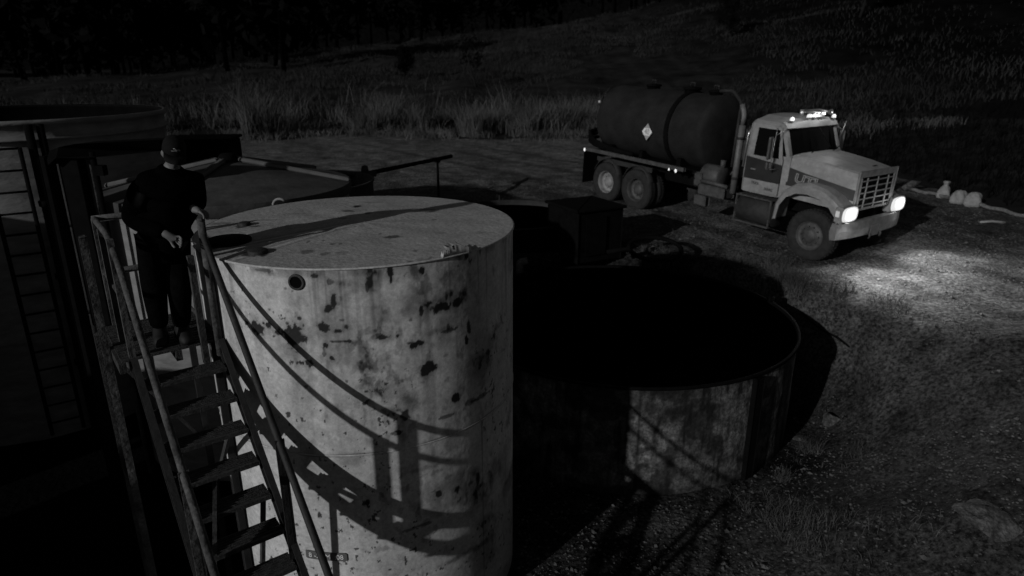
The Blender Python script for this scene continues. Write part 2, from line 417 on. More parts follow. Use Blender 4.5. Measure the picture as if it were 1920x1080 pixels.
# vertical run-off streaks
sk = fbm(U*7, ZZ*.35, 63); right = sstep(-2.05, -1.2, TH)*sstep(.6, -.2, TH)
st -= (.16+.22*right)*sstep(.52, .75, sk)*sstep(.0, 1.0, ZZ/Z1)
# blotches, stronger at the right
bl = fbm(U*2.1+3, ZZ*2.4, 64); st -= (.06+.30*right)*sstep(.50, .70, bl)*(.5+.9*fbm(U*9, ZZ*9, 65))
bl2 = fbm(U*12, ZZ*10, 66); st -= .28*sstep(.62, .74, bl2)*sstep(.47, .62, fbm(U*1.7, ZZ*1.7, 67))
pix = [  # x, y, rx, ry, depth  (rust spots read off the photograph)
 (550,631,18,17,1),(615,579,6,6,1),(625,563,4,11,1),(477,608,6,9,1),(484,617,8,9,1),(462,605,3,4,.9),(503,608,5,4,1),(494,606,2,3,1),(522,625,4,4,1),
 (608,615,9,8,1),(632,620,7,4,1),(650,613,4,4,.9),(610,647,4,4,1),(622,672,4,4,1),(582,682,6,6,1),(563,680,3,4,1),(568,681,2,4,1),(731,511,5,12,1),(733,524,3,6,1),
 (694,528,4,8,.9),(688,538,3,9,.8),(590,518,5,3,.9),(792,508,4,4,1),(826,576,13,7,1),(857,568,6,7,1),(803,570,6,4,1),(790,585,3,13,.9),(783,643,10,5,1),(776,649,8,5,1),
 (767,643,4,3,.8),(803,690,11,9,1),(799,697,8,5,1),(837,621,16,4,.8),(840,612,4,9,.7),(875,636,3,8,1),(879,612,3,10,.9),(717,632,9,3,.9),(710,628,6,3,.7),(853,747,6,8,1),(757,778,8,8,.9),
 (745,812,10,4,.7),(538,606,3,3,.8),(561,597,3,3,.9),(569,610,3,4,.8),(574,640,2,6,.8),(640,640,20,2,.7),(655,640,4,3,.8),(608,662,3,8,.6),(535,540,3,3,.6),(548,545,3,3,.6),
 (824,925,5,5,.9),(896,895,4,11,.8),(599,965,3,4,.9),(690,942,4,4,.9),(541,778,3,4,.9),(609,790,2,3,.8),(580,840,2,2,.8),(700,545,5,3,.5),(745,630,3,2,.6),(770,600,3,3,.6),
 (861,470,5,8,.9),(875,478,3,6,.8),(900,470,2,12,.7),(925,505,2,10,.5),(840,780,14,3,.7),(900,745,16,4,.7),(885,752,9,6,.6),(790,985,18,3,.6),(770,993,14,3,.6),(860,1045,28,4,.55),(905,1020,18,5,.55),
 (640,600,6,3,.6),(505,580,2,2,.6),(720,690,2,2,.6),(700,655,3,2,.6),(690,715,9,10,.45),(680,690,14,12,.45),(640,530,14,6,.5),(620,528,7,5,.6),(552,518,14,8,.35),(495,507,18,4,.6),(508,512,8,5,.5),
 (840,520,26,16,.38),(845,555,34,10,.45),(770,575,16,16,.35),(707,590,22,26,.28),(700,680,24,22,.35),(720,630,24,12,.35),(820,620,36,5,.4),(760,760,24,20,.35),(775,750,14,14,.4),(735,770,12,8,.5),(870,560,6,22,.35),
 (845,830,12,26,.4),(905,640,14,40,.22),(900,700,16,40,.2),(800,870,40,14,.18),(835,905,40,10,.25),(790,880,30,4,.35),(850,860,20,5,.35)]
warp = (fbm(U*16, ZZ*16, 68)-.5); warp2 = (fbm(U*55, ZZ*55, 70)-.5)
for (px, py, rx, ry, dp) in pix:
    hit = cyl_hit(px, py, C1, R1)
    if hit is None: continue
    h2 = cyl_hit(px+1, py, C1, R1) or hit; h3 = cyl_hit(px, py+1, C1, R1)
    sx = abs(h2[0]-hit[0])*R1*rx + 1e-4; sy = abs(h3[1]-hit[1])*ry + 1e-4
    if dp > .85: sx *= 1.22; sy *= 1.22
    q = np.hypot((TH-hit[0])*R1/sx, (ZZ-hit[1])/sy) + warp*1.5 + warp2*.8
    edge = .16 if dp > .55 else .75
    st *= 1 - min(dp, .97)*(1-sstep(1-edge, 1+edge, q))
    if dp > .85 and rx >= 4:    # thin rust halo and run below
        st *= 1-.25*(1-sstep(.9, 2.4, q))
        run = np.exp(-((TH-hit[0])*R1/(sx*.7))**2)*sstep(hit[1]+.02, hit[1]-.05, ZZ)*sstep(hit[1]-.55, hit[1], ZZ)
        st *= 1-.18*run
gr_ = fbm(U*18, ZZ*11, 74); st -= (.05+.20*right)*sstep(.53, .66, gr_)*sstep(.45, .6, fbm(U*2.6, ZZ*1.9, 75))
st *= 1-.30*sstep(.60, .72, fbm(U*26, ZZ*.5, 76))*sstep(Z1-1.3, Z1-.05, ZZ)*sstep(.42, .6, fbm(U*3, ZZ*0, 78))
st *= 1-.85*sstep(.715, .74, fbm(U*20, ZZ*18, 79))*sstep(.45, .60, fbm(U*1.4, ZZ*1.4, 80))
st *= 1+.10*sstep(.5, .62, fbm(U*3.5, ZZ*3.0, 84))
# seam lines: horizontal girth and two vertical
sz = 2.33
st *= 1-.75*np.exp(-((ZZ-sz+.006*np.sin(U*9))/.013)**2)*sstep(.36, .56, fbm(U*4, U*0, 69)+.12)
tv = cyl_hit(905, 900, C1, R1)[0]
st *= 1-.6*np.exp(-((TH-tv)*R1/.008)**2)*(ZZ < sz)*(.4+.9*fbm(U*0, ZZ*7, 71))
st *= 1-.45*sstep(Z1-.10, Z1-.02, ZZ)*sstep(.46, .6, fbm(U*6, ZZ*2, 72))
st = np.clip(st, .02, 1.15)
V = np.stack([np.cos(TH)*R1, np.sin(TH)*R1, ZZ], -1).reshape(-1, 3)
# dented plates
rr = 1 + .0012*(fbm(TH*2, ZZ*1.3, 73)-.5); V[:, :2] *= rr.reshape(-1, 1)
a, b = TH.shape; I = np.arange(a*b).reshape(a, b)
Q = np.stack([I[:-1, :-1], I[:-1, 1:], I[1:, 1:], I[1:, :-1]], -1).reshape(-1, 4)
Qc = np.stack([I[:-1, -1], I[:-1, 0], I[1:, 0], I[1:, -1]], -1)
raw('wall', V, np.concatenate([Q, Qc]), M['tank_wall'], t1, attr={'stain': st.ravel()})
# shallow cone roof with its own marks
rr_ = np.linspace(0.001, 1, 150); ta = np.linspace(-math.pi, math.pi, 541)[:-1]
TA, RR = np.meshgrid(ta, rr_); RX, RY = np.cos(TA)*RR*(R1+.012), np.sin(TA)*RR*(R1+.012)
RZ = Z1+.004 + (1-RR)*.03 + .006*np.cos(TA*9)*RR*(1-RR)*2
rs = .95 + .30*(fbm(RX*3, RY*3, 81)-.5) + .2*(fbm(RX*11, RY*11, 82)-.5)
def roof_pt(px, py):
    q = ray(px, py); t = (Z1+.04-H)/q[2]; return q[0]*t-C1[0], q[1]*t-C1[1]
marks = [(430,446,26,10,.97),(408,452,16,8,.8),(445,440,18,7,.9),(482,467,14,6,.97),(470,470,18,4,.85),(496,470,5,4,.9),(458,416,13,5,.97),(478,419,9,2,.7),(412,413,20,2,.5),(667,383,8,2.5,.97),(652,393,12,2,.7),(690,397,6,2,.7),
 (643,407,12,1.5,.5),(575,466,11,4,.6),(609,470,9,3,.55),(640,469,9,4,.3),(578,449,3,2,.6),(605,447,3,1.5,.6),(623,453,6,1.5,.7),(638,453,4,1.5,.6),(738,440,14,2.2,.75),(712,435,4,1.5,.6),(778,464,5,2,.6),(806,477,4,3,.5),
 (770,483,5,3,.5),(790,480,14,2,.4),(830,476,6,3,.5),(800,389,14,1.5,.6),(815,408,6,1.2,.5),(700,375,22,1,.35),(560,397,22,1,.35),(500,408,24,1,.4),(825,432,10,2,.3),(905,430,18,2,.25),(560,500,5,2,.6),(600,498,4,2,.6),(629,429,3,1.2,.5),(665,423,3,1.2,.5)]
wp = (fbm(RX*22, RY*22, 83)-.5)
for (px, py, rx, ry, dp) in marks:
    p = roof_pt(px, py); p2 = roof_pt(px+rx, py); p3 = roof_pt(px, py+ry)
    sx, sy = abs(p2[0]-p[0])+1e-4, abs(p3[1]-p[1])+1e-4
    q = np.hypot((RX-p[0])/sx, (RY-p[1])/sy)+wp*1.4
    rs *= 1-dp*(1-sstep(.65, 1.35, q))
for a0 in (math.atan2(-1.0, -1.1), math.atan2(-1.25, -.75)):          # pale radial plate seams
    dline = np.abs(-math.sin(a0)*RX+math.cos(a0)*RY); on = (math.cos(a0)*RX+math.sin(a0)*RY > .1)
    rs *= 1+.28*np.exp(-(dline/.02)**2)*on; rs *= 1-.3*np.exp(-((dline-.05)/.02)**2)*on
rs = np.clip(rs, .015, 1.4)
a, b = TA.shape; I = np.arange(a*b).reshape(a, b); I2 = np.concatenate([I, I[:, :1]], 1)
Q = np.stack([I2[:-1, :-1], I2[:-1, 1:], I2[1:, 1:], I2[1:, :-1]], -1).reshape(-1, 4)
raw('roof', np.stack([RX, RY, RZ], -1).reshape(-1, 3), Q, M['tank_roof'], t1, attr={'stain': rs.ravel()})
# rim bead, girth weld
MB().lathe([(R1+.004, Z1-.012), (R1+.016, Z1-.008), (R1+.016, Z1+.003), (R1+.004, Z1+.007)], n=160).build('rim_bead', M['weld'], t1)
MB().lathe([(R1+.002, sz-.008), (R1+.007, sz), (R1+.002, sz+.008)], n=160).build('girth_weld', M['weld'], t1)
# open nozzle in the wall
hh = cyl_hit(556, 529, C1, R1)
m_ = Matrix.Rotation(hh[0], 4, 'Z') @ Matrix.Translation((R1, 0, hh[1])) @ Matrix.Rotation(R(90), 4, 'Y')
nz_ = MB(); nz_.lathe([(.050, -.05), (.050, .014), (.066, .014), (.070, .004), (.070, -.02)], n=28)
nz_.v = [tuple(m_ @ Vector(v)) for v in nz_.v]; nozzle = nz_.build('nozzle', M['rust'], t1)
nz2 = MB(); nz2.lathe([(.001, .006), (.050, .006)], n=28); nz2.v = [tuple(m_ @ Vector(v)) for v in nz2.v]; nz2.build('opening', M['hole'], nozzle)
# roof hatch, torn lip, little vent
p = roof_pt(428, 447)
h = MB(); h.lathe([(.20, -.02), (.20, .012), (.19, .018), (.001, .02)], (p[0], p[1], Z1+.02), n=36); hat = h.build('hatch', M['black_steel'], t1)
p = roof_pt(483, 468); h = MB(); h.lathe([(.085, -.02), (.085, .015), (.075, .022), (.001, .024)], (p[0], p[1], Z1+.02), n=24); h.build('roof_fitting', M['dark_steel'], t1)
p = roof_pt(458, 417); h = MB(); h.lathe([(.06, -.02), (.06, .018), (.05, .024), (.001, .026)], (p[0], p[1], Z1+.02), n=20); h.build('roof_fitting', M['dark_steel'], t1)
hh = cyl_hit(856, 474, C1, R1); a0 = hh[0]; tl = []
for i in range(13):
    aa = a0-.10+.2*i/12; k = math.sin(math.pi*i/12); w = .5+.5*math.sin(i*2.3)
    tl.append([Vector((math.cos(aa)*(R1+.016), math.sin(aa)*(R1+.016), Z1-.01)), Vector((math.cos(aa)*(R1+.02-.05*k), math.sin(aa)*(R1+.02-.05*k), Z1+.03+.05*k)),
               Vector((math.cos(aa)*(R1-.16*k*w), math.sin(aa)*(R1-.16*k*w), Z1+.05+.05*k*w)), Vector((math.cos(aa)*(R1-.02), math.sin(aa)*(R1-.02), Z1+.012))])
MB().loft(tl, cap=True, smooth=True).build('torn_lip', M['weld'], t1)
q = at(512, 386, 8.38); vp = [q+Vector((0, 0, -.06))-Vector(t1.location)]
for i in range(8):
    a = math.pi*i/7*.75; vp.append(q-Vector(t1.location)+Vector((.09*(1-math.cos(a)), 0, .09*math.sin(a))))
MB().tube(vp, .016, 8).build('vent_hook', M['stick'], t1)
# number strip low on the wall
hs = cyl_hit(612, 1042, C1, R1); 
nsx = 26; L_ = .40; hh_ = .088; pl = []
for i in range(nsx):
    aa = hs[0] + (i/(nsx-1)-.5)*L_/R1; zz_ = hs[1]
    e = hh_/2 if 0 < i < nsx-1 else hh_/2-.012
    pl.append([Vector((math.cos(aa)*(R1+d), math.sin(aa)*(R1+d), zz_+s)) for d, s in ((.004, -e), (.012, -e), (.012, e), (.004, e))])
strip = MB().loft(pl, smooth=False).build('number_strip', M['rib'], t1)
tx = text_mesh('lettering', '8 -22 M  :08', .072, M['placard'], strip, Matrix.Identity(4), .002)
for v in tx.data.vertices:
    x, y, z = v.co; aa = hs[0] + x*.95/R1; rr0 = R1+.015+z
    v.co = (math.cos(aa)*rr0, math.sin(aa)*rr0, hs[1]+y)

# ================================================================== STAIRCASE AND PLATFORM
T0 = np.array([-2.4625, 5.2775, H-2.5]); STEP = np.array([.134, -.173, -.2]); W = .66
DD = Vector((STEP[0], STEP[1], 0)).normalized(); TR = Vector((-DD.y, DD.x, 0))
def SR(i, off=0, side=0): return Vector(T0+STEP*i) + Vector((0, 0, off)) - TR*side      # side: 0 right .. W left
stair = empty('staircase', (T0[0], T0[1], 0)); so = Vector(stair.location)
tag(stair, 'rusty open steel staircase with handrails climbing past the white tank', 'staircase')
def fin(mb, name, m, par=stair):
    mb.v = [(v[0]-so.x, v[1]-so.y, v[2]-so.z) for v in mb.v]; return mb.build(name, m, par)
NT = 15
for i in range(NT):
    mb = MB(); a = SR(i, 0, .02); b = SR(i, 0, W-.02); bk = -DD*.24
    mb.bar(a-DD*.095, b-DD*.095, .185, .012)                            # plate
    mb.bar(a+DD*.005, b+DD*.005, .016, .036)                             # nosing
    mb.bar(a-DD*.185, b-DD*.185, .012, .03)
    for k in range(1, 6):                                             # grip ridges
        mb.bar(a+Vector((0, 0, .010))-DD*(.012+.03*k), b+Vector((0, 0, .010))-DD*(.012+.03*k), .008, .008)
    fin(mb, 'tread', M['tread'])
for sd, mm in ((-.012, M['dark_steel']), (W+.012, M['dark_steel'])):
    mb = MB(); a, b = SR(-1, -.03, sd), SR(NT-.2, -.03, sd)
    up = TR
    mb.bar(a, b, .11, .014, up=TR)
    nrm = TR.cross((b-a).normalized())
    for e in (-.055, .055): mb.bar(a+nrm*e, b+nrm*e, .012, .05, up=TR)
    fin(mb, 'stringer', mm)
RH = .95
def bend(pts, n=5):
    pts = [Vector(p) for p in pts]; out = [pts[0]]
    for i in range(1, len(pts)-1):
        a, b, c = pts[i-1], pts[i], pts[i+1]; d = min((a-b).length, (c-b).length)*.3; d = min(d, .14)
        p0 = b+(a-b).normalized()*d; p1 = b+(c-b).normalized()*d
        for k in range(n+1):
            t = k/n; out.append(p0*(1-t)**2+b*2*t*(1-t)+p1*t*t)
    return out+[pts[-1]]
PD = .98      # platform depth
deckz = H-2.3
def PL(back, side, z=0): return Vector((SR(-1).x, SR(-1).y, deckz+z)) - DD*back - TR*side
railR = bend([PL(.0, 0, 1.02), SR(-1, RH, 0), SR(NT-1, RH, 0), SR(NT-.6, .3, 0)])
fin(MB().tube(railR, .028, 10), 'handrail', M['dark_steel'])
railL = bend([PL(PD, W, 1.0), PL(.25, W, 1.0), SR(-.6, RH, W), SR(NT-1, RH, W), SR(NT-.6, .3, W)])
fin(MB().tube(railL, .027, 10), 'handrail', M['old_paint'])
for i in (5.4, 11.2):
    for sd in (0, W):
        mb = MB(); a, b = SR(i, -.12, sd), SR(i, RH, sd)
        mb.bar(a, b, .075, .03, up=TR); mb.bar(a+DD*.03, b+DD*.03, .012, .07, up=TR); fin(mb, 'rail_post', M['dark_steel'] if sd == 0 else M['old_paint'])
# newel where the hand rests
mb = MB(); mb.tube([PL(.0, 0, -.15), PL(.0, 0, 1.07)], .034, 10); mb.tube([PL(.0, 0, 1.07), PL(0, 0, 1.09)], [.038, .02], 10); fin(mb, 'newel_post', M['old_paint'])
mb = MB(); mb.bar(PL(.02, .12, -.2), PL(.02, .12, .78), .06, .05, up=TR); fin(mb, 'rail_post', M['rust'])
# platform
mb = MB()
for k in range(16): mb.bar(PL(.03+k*.061, .0, -.015), PL(.03+k*.061, W+.1, -.015), .034, .02)
for sd in (0, W/2, W+.1): mb.bar(PL(0, sd, -.07), PL(PD, sd, -.07), .05, .09, up=(0, 0, 1))
plat = fin(mb, 'platform', M['tread'])
for z, r in ((1.0, .030), (.50, .030)):
    fin(MB().tube([PL(PD, W+.02, z), PL(PD, .06, z)], r, 10), 'guard_rail', M['old_paint'])
fin(MB().tube([PL(PD, W, .52), PL(.06, W, .52)], .024, 10), 'guard_rail', M['rust'])
for b_, sd in ((PD, W), (PD, .05), (.50, W+.015), (.06, W+.01)):
    mb = MB(); mb.bar(PL(b_, sd, -.1), PL(b_, sd, 1.0), .05, .05, up=TR); fin(mb, 'guard_post', M['old_paint'])
mb = MB(); mb.bar(PL(.05, 0, -.02), PL(PD, 0, -.02), .01, .12); fin(mb, 'toe_board', M['rust'])
# support legs: broad painted channel at the outer side and two braces
for b_, sd, mm in ((.42, W+.16, M['old_paint']), (.95, W+.16, M['rust']), (.95, .05, M['dark_steel']), (.10, .02, M['dark_steel'])):
    mb = MB(); top = PL(b_, sd, .98 if sd > W+.1 and b_ < .5 else -.05); bot = Vector((top.x, top.y, -.1))
    mb.bar(bot, top, .085, .05, up=TR, bev=.006); mb.bar(bot+DD*.03, top+DD*.03, .012, .06, up=TR); fin(mb, 'support_leg', mm)
for p, q in ((PL(.42, W+.14, -.1), PL(.95, W+.14, -1.6)), (PL(.95, W+.14, -.2), PL(.95, .05, -1.5)), (SR(2.2, -.2, W/2), SR(6, .25, W*.9)), (SR(1.2, -.15, .1), PL(.9, .05, -2.0)), (SR(3.5,-.1,.05), SR(8.4,-1.2,.3)-DD*1.1)):
    mb = MB(); mb.bar(p, q, .05, .03, up=TR); fin(mb, 'brace', M['rust'])

# ================================================================== PERSON
def skin_mesh(name, nodes, edges, m, sub=2):
    me = bpy.data.meshes.new(name); me.from_pydata([n[0] for n in nodes], edges, [])
    o = bpy.data.objects.new(name, me); COL.objects.link(o)
    o.modifiers.new('s', 'SKIN'); o.modifiers.new('u', 'SUBSURF').levels = sub; o.modifiers['u'].render_levels = sub
    lay = me.skin_vertices[0] if me.skin_vertices else None
    for i, n in enumerate(nodes):
        r = n[1]; lay.data[i].radius = r if isinstance(r, tuple) else (r, r)
    lay.data[0].use_root = True
    dg = bpy.context.evaluated_depsgraph_get(); dg.update()
    me2 = bpy.data.meshes.new_from_object(o.evaluated_get(dg)); bpy.data.objects.remove(o)
    return me2
def chain(spec):
    """spec: dict name->(co, r, parent)"""
    names = list(spec); ix = {n: i for i, n in enumerate(names)}
    return [(Vector(spec[n][0]), spec[n][1]) for n in names], [(ix[spec[n][2]], ix[n]) for n in names if spec[n][2]]
# local frame: x = his left (image right), y = towards the camera (forward), z up, feet at z 0
foot = Vector((-3.00, 5.46, deckz)); fwd = Vector((.50, -.866, 0)).normalized(); lft = Vector((-fwd.y, fwd.x, 0))
man = empty('person', foot); tag(man, 'man in black coat and cap looking down, left hand on the stair rail', 'person')
man.rotation_euler = (0, 0, math.atan2(fwd.y, fwd.x)-math.pi/2)
# y axis of the local frame = forward; x axis = right-hand side of fwd rotated: local +x = fwd rotated -90
def ml(co): return co
newel = PL(0, 0, 1.09); inv = (Matrix.Translation(foot) @ Matrix.Rotation(man.rotation_euler[2], 4, 'Z')).inverted()
hand = inv @ newel; hand.z += .035
SX = 1 if hand.x > 0 else -1        # which local side the rail is on
hx = hand.x
lean = .17*SX
def body_spec(k=1.0, arms=True, legs=True):
    return {
    'pelvis': ((lean*.45, 0, .94), .145*k, None), 'waist': ((lean*.65, .02, 1.10), (.15*k, .12*k), 'pelvis'), 'chest': ((lean*.9, .05, 1.30), (.175*k, .13*k), 'waist'),
    'upper': ((lean*1.05, .07, 1.42), (.14*k, .10*k), 'chest'), 'neck': ((lean*1.15, .10, 1.50), .062, 'upper'), 'head0': ((lean*1.22, .16, 1.55), .062, 'neck'),
    'shL': ((lean*1.05+.18*SX, .07, 1.365), .075*k, 'upper'), 'shR': ((lean*1.0-.19*SX, .06, 1.36), .075*k, 'upper'),
    'elL': ((hx*.5+.17*SX, hand.y*.35-.05, 1.15), .056*k, 'shL'), 'wrL': ((hx-.045*SX, hand.y-.07, hand.z+.045), .034, 'elL'),
    'elR': ((lean*.6-.265*SX, .02, 1.10), .052*k, 'shR'), 'wrR': ((lean*.3+.02*SX, .25, 1.0), .036, 'elR'),
    'hipL': ((lean*.3+.10*SX, 0, .88), .105, 'pelvis'), 'hipR': ((lean*.3-.10*SX, 0, .88), .105, 'pelvis'),
    'knL': ((.06*SX+.05*SX, .10, .49), .072, 'hipL'), 'knR': ((-.08*SX, .03, .48), .072, 'hipR'),
    'anL': ((.08*SX, .03, .10), .05, 'knL'), 'anR': ((-.09*SX, -.04, .10), .05, 'knR'),
    'toL': ((.10*SX, .17, .045), .043, 'anL'), 'toR': ((-.10*SX, .11, .045), .043, 'anR')}
bs = body_spec(.62)
for k_ in ('toL', 'toR'): bs[k_] = (bs[k_][0], .028, bs[k_][2])
for k_ in ('anL', 'anR'): bs[k_] = (bs[k_][0], .038, bs[k_][2])
for k_ in ('hipL', 'hipR', 'knL', 'knR'): bs[k_] = (bs[k_][0], .062, bs[k_][2])
def add_hand(spec, wr, palm, dirv, side, tag_, curl):
    """four fingers of different lengths and a thumb rooted in the palm"""
    palm = Vector(palm); dirv = Vector(dirv).normalized(); side = Vector(side).normalized()
    dn = dirv.cross(side).normalized()
    if dn.z > 0: dn = -dn
    spec['palm'+tag_] = (palm, (.040, .020), wr)
    for k, (o_, ln) in enumerate(((-.030, .068), (-.010, .078), (.011, .073), (.031, .058))):
        b0 = palm+dirv*.045+side*o_
        b1 = b0+(dirv*.8+dn*curl*.5).normalized()*ln*.45; b2 = b1+(dirv*.35+dn*curl).normalized()*ln*.35; b3 = b2+(dirv*(-.15)+dn).normalized()*ln*.3
        spec['f%s%d0' % (tag_, k)] = (b0, .0105, 'palm'+tag_); spec['f%s%d1' % (tag_, k)] = (b1, .0095, 'f%s%d0' % (tag_, k))
        spec['f%s%d2' % (tag_, k)] = (b2, .0085, 'f%s%d1' % (tag_, k)); spec['f%s%d3' % (tag_, k)] = (b3, .0075, 'f%s%d2' % (tag_, k))
    t0 = palm-dirv*.005-side*.042*1.0
    spec['t%s0' % tag_] = (t0, .012, 'palm'+tag_); t1_ = t0+(dirv*.5-side*.45+dn*.5).normalized()*.036
    spec['t%s1' % tag_] = (t1_, .011, 't%s0' % tag_); spec['t%s2' % tag_] = (t1_+(dirv*.6+dn*.8).normalized()*.03, .009, 't%s1' % tag_)
add_hand(bs, 'wrL', (hx-.01*SX, hand.y-.015, hand.z+.025), (.75*SX, .55, -.15), (-.55*SX, .75, 0), 'L', 1.0)
add_hand(bs, 'wrR', (lean*.3+.065*SX, .262, .965), (.85*SX, .0, -.5), (.3*SX, .3, .9), 'R', 1.9)
nodes, edges = chain(bs)
bm_body = skin_mesh('body', nodes, edges, M['skin'], 2)
# head: one sculpted ball with brow, nose, mouth, chin and ears, merged into the body mesh
hc = Vector((lean*1.30, .205, 1.625)); tilt = Matrix.Rotation(R(-24), 3, 'X') @ Matrix.Rotation(R(10*SX), 3, 'Y')
hv, hf = [], []; nu, nv = 36, 28
def g(x, s): return math.exp(-(x/s)**2)
for j in range(nv+1):
    ph = math.pi*j/nv
    for i in range(nu):
        t = 2*math.pi*i/nu; x, y, z = math.sin(ph)*math.sin(t), math.sin(ph)*math.cos(t), math.cos(ph)
        X_, Y_, Z_ = x*.076, y*.098, z*.118
        if z < 0: X_ *= 1+.28*z*(1 if y > 0 else .3); Y_ *= 1+.05*z
        if y > 0:
            Y_ += .024*g(x, .16)*g(z+.20, .16) + .008*g(x, .2)*g(z+.05, .2)              # nose and bridge
            Y_ += .008*g(x, .5)*g(z-.18, .13) - .012*(g(x-.36, .17)+g(x+.36, .17))*g(z-.02, .13)   # brow, eye sockets
            Y_ += .007*g(x, .25)*g(z+.50, .07) - .004*g(x, .25)*g(z+.55, .025) + .010*g(x, .28)*g(z+.82, .16)   # lips, chin
        X_ += math.copysign(1, x)*.020*g(abs(x)-.98, .10)*g(y+.08, .17)*g(z+.05, .26)        # ears
        hv.append(tilt @ Vector((X_, Y_, Z_))+hc)
for j in range(nv):
    for i in range(nu):
        k = (i+1) % nu; hf.append((j*nu+i, j*nu+k, (j+1)*nu+k, (j+1)*nu+i))
import bmesh
bmx = bmesh.new(); bmx.from_mesh(bm_body); vv = [bmx.verts.new(v) for v in hv]
for f in hf:
    try: bmx.faces.new([vv[i] for i in f]).smooth = True
    except Exception: pass
for f in bmx.faces: f.smooth = True
me = bpy.data.meshes.new('body'); bmx.to_mesh(me); bmx.free(); me.materials.append(M['skin'])
body = bpy.data.objects.new('body', me); COL.objects.link(body); body.parent = man
def wear(name, spec, keep, m, ctrl):
    s2 = {}
    for n_, (co, r, p) in spec.items():
        if n_ in keep: s2[n_] = (co, r, p if p in keep else None)
    nd, ed = chain(s2); me = skin_mesh(name, nd, ed, m, 2)
    for p in me.polygons: p.use_smooth = True
    me.materials.clear(); me.materials.append(m); o = bpy.data.objects.new(name, me); COL.objects.link(o); o.parent = man; return o
cs = body_spec(1.18)
cs['pelvis'] = ((lean*.45, 0, .92), (.20, .17), None); cs['hem'] = ((lean*.35, .01, .70), (.21, .175), 'pelvis')
cs['waist'] = ((lean*.65, .02, 1.10), (.200, .165), 'pelvis'); cs['chest'] = ((lean*.9, .05, 1.26), (.222, .165), 'waist'); cs['upper'] = ((lean*1.0, .07, 1.38), (.205, .145), 'chest')
cs['neck'] = ((lean*1.1, .10, 1.47), (.125, .115), 'upper'); cs['collar'] = ((lean*1.16, .12, 1.535), (.095, .09), 'neck')
cs['shL'] = (cs['shL'][0], .105, 'upper'); cs['shR'] = (cs['shR'][0], .118, 'upper')
cs['elL'] = (cs['elL'][0], .086, 'shL'); cs['elR'] = (cs['elR'][0], .10, 'shR'); cs['wrL'] = (cs['wrL'][0], .062, 'elL'); cs['wrR'] = (cs['wrR'][0], .062, 'elR')
coat = wear('coat', cs, ['pelvis', 'hem', 'waist', 'chest', 'upper', 'neck', 'collar', 'shL', 'shR', 'elL', 'elR', 'wrL', 'wrR'], M['coat'], 0)
ts = body_spec(1.0)
for a_, r_ in (('hipL', .13), ('hipR', .13), ('knL', .108), ('knR', .108), ('anL', .078), ('anR', .078)): ts[a_] = (ts[a_][0], r_, ts[a_][2])
ts['pelvis'] = (ts['pelvis'][0], (.165, .14), None)
wear('trousers', ts, ['pelvis', 'hipL', 'hipR', 'knL', 'knR', 'anL', 'anR'], M['trousers'], 0)
for s_ in ('L', 'R'):
    a_, t_ = Vector(ts['an'+s_][0]), Vector(ts['to'+s_][0]); mb = MB()
    secs = []
    for k, (f_, w_, h_) in enumerate(((-.62, .040, .10), (-.45, .058, .17), (.15, .060, .18), (.5, .060, .105), (1.05, .058, .085), (1.4, .034, .05))):
        c = a_.lerp(t_, f_); c.z = 0
        sd = Vector((t_-a_)).cross(Vector((0, 0, 1))).normalized()
        secs.append([c-sd*w_+Vector((0, 0, .004)), c+sd*w_+Vector((0, 0, .004)), c+sd*w_+Vector((0, 0, h_*.5)), c+sd*w_*.6+Vector((0, 0, h_)), c-sd*w_*.6+Vector((0, 0, h_)), c-sd*w_+Vector((0, 0, h_*.5))])
    mb.loft(secs, smooth=True).build('boot', M['boot'], man)
# cap with brim and emblem
cb = MB()
prof = [(.001, .118), (.04, .113), (.07, .095), (.088, .06), (.093, .02), (.092, -.005)]
cb.lathe(prof, n=32)
cb.v = [((v[0]*.93), v[1]*1.14, v[2]) for v in cb.v]
br = []
for i in range(15):
    a = R(-66+132*i/14); r0 = .094; ext = .075*math.cos(a*.85)
    x0, y0 = math.sin(a)*r0*.93, math.cos(a)*r0*1.14; x1, y1 = x0*1.02, y0+ext
    dz = -.018-.02*abs(math.sin(a))
    br.append([Vector((x0, y0, .004)), Vector((x1, y1, dz)), Vector((x1, y1, dz-.006)), Vector((x0, y0, -.004))])
cb.loft(br, smooth=True)
ct = tilt
cb.v = [tuple(ct @ (Vector(v)+Vector((0, .0, .035))) + hc) for v in cb.v]
cap = cb.build('cap', M['cap'], man)
em = MB()
for pts in ([(-.028, .0), (-.018, .010), (-.006, .006), (.004, .012), (.012, .018), (.020, .014)], [(-.022, -.004), (-.008, -.006), (.006, .002), (.020, -.005), (.032, -.007)], [(-.006, .006), (.002, -.003)]):
    em.tube([tuple(ct @ (Vector((x, 1.14*math.sqrt(max(.090**2-(x/.93)**2, 0))-.004, .05+z))+Vector((0, 0, .035)))+hc) for x, z in pts], .0045, 6)
em.build('emblem', M['emblem'], cap)

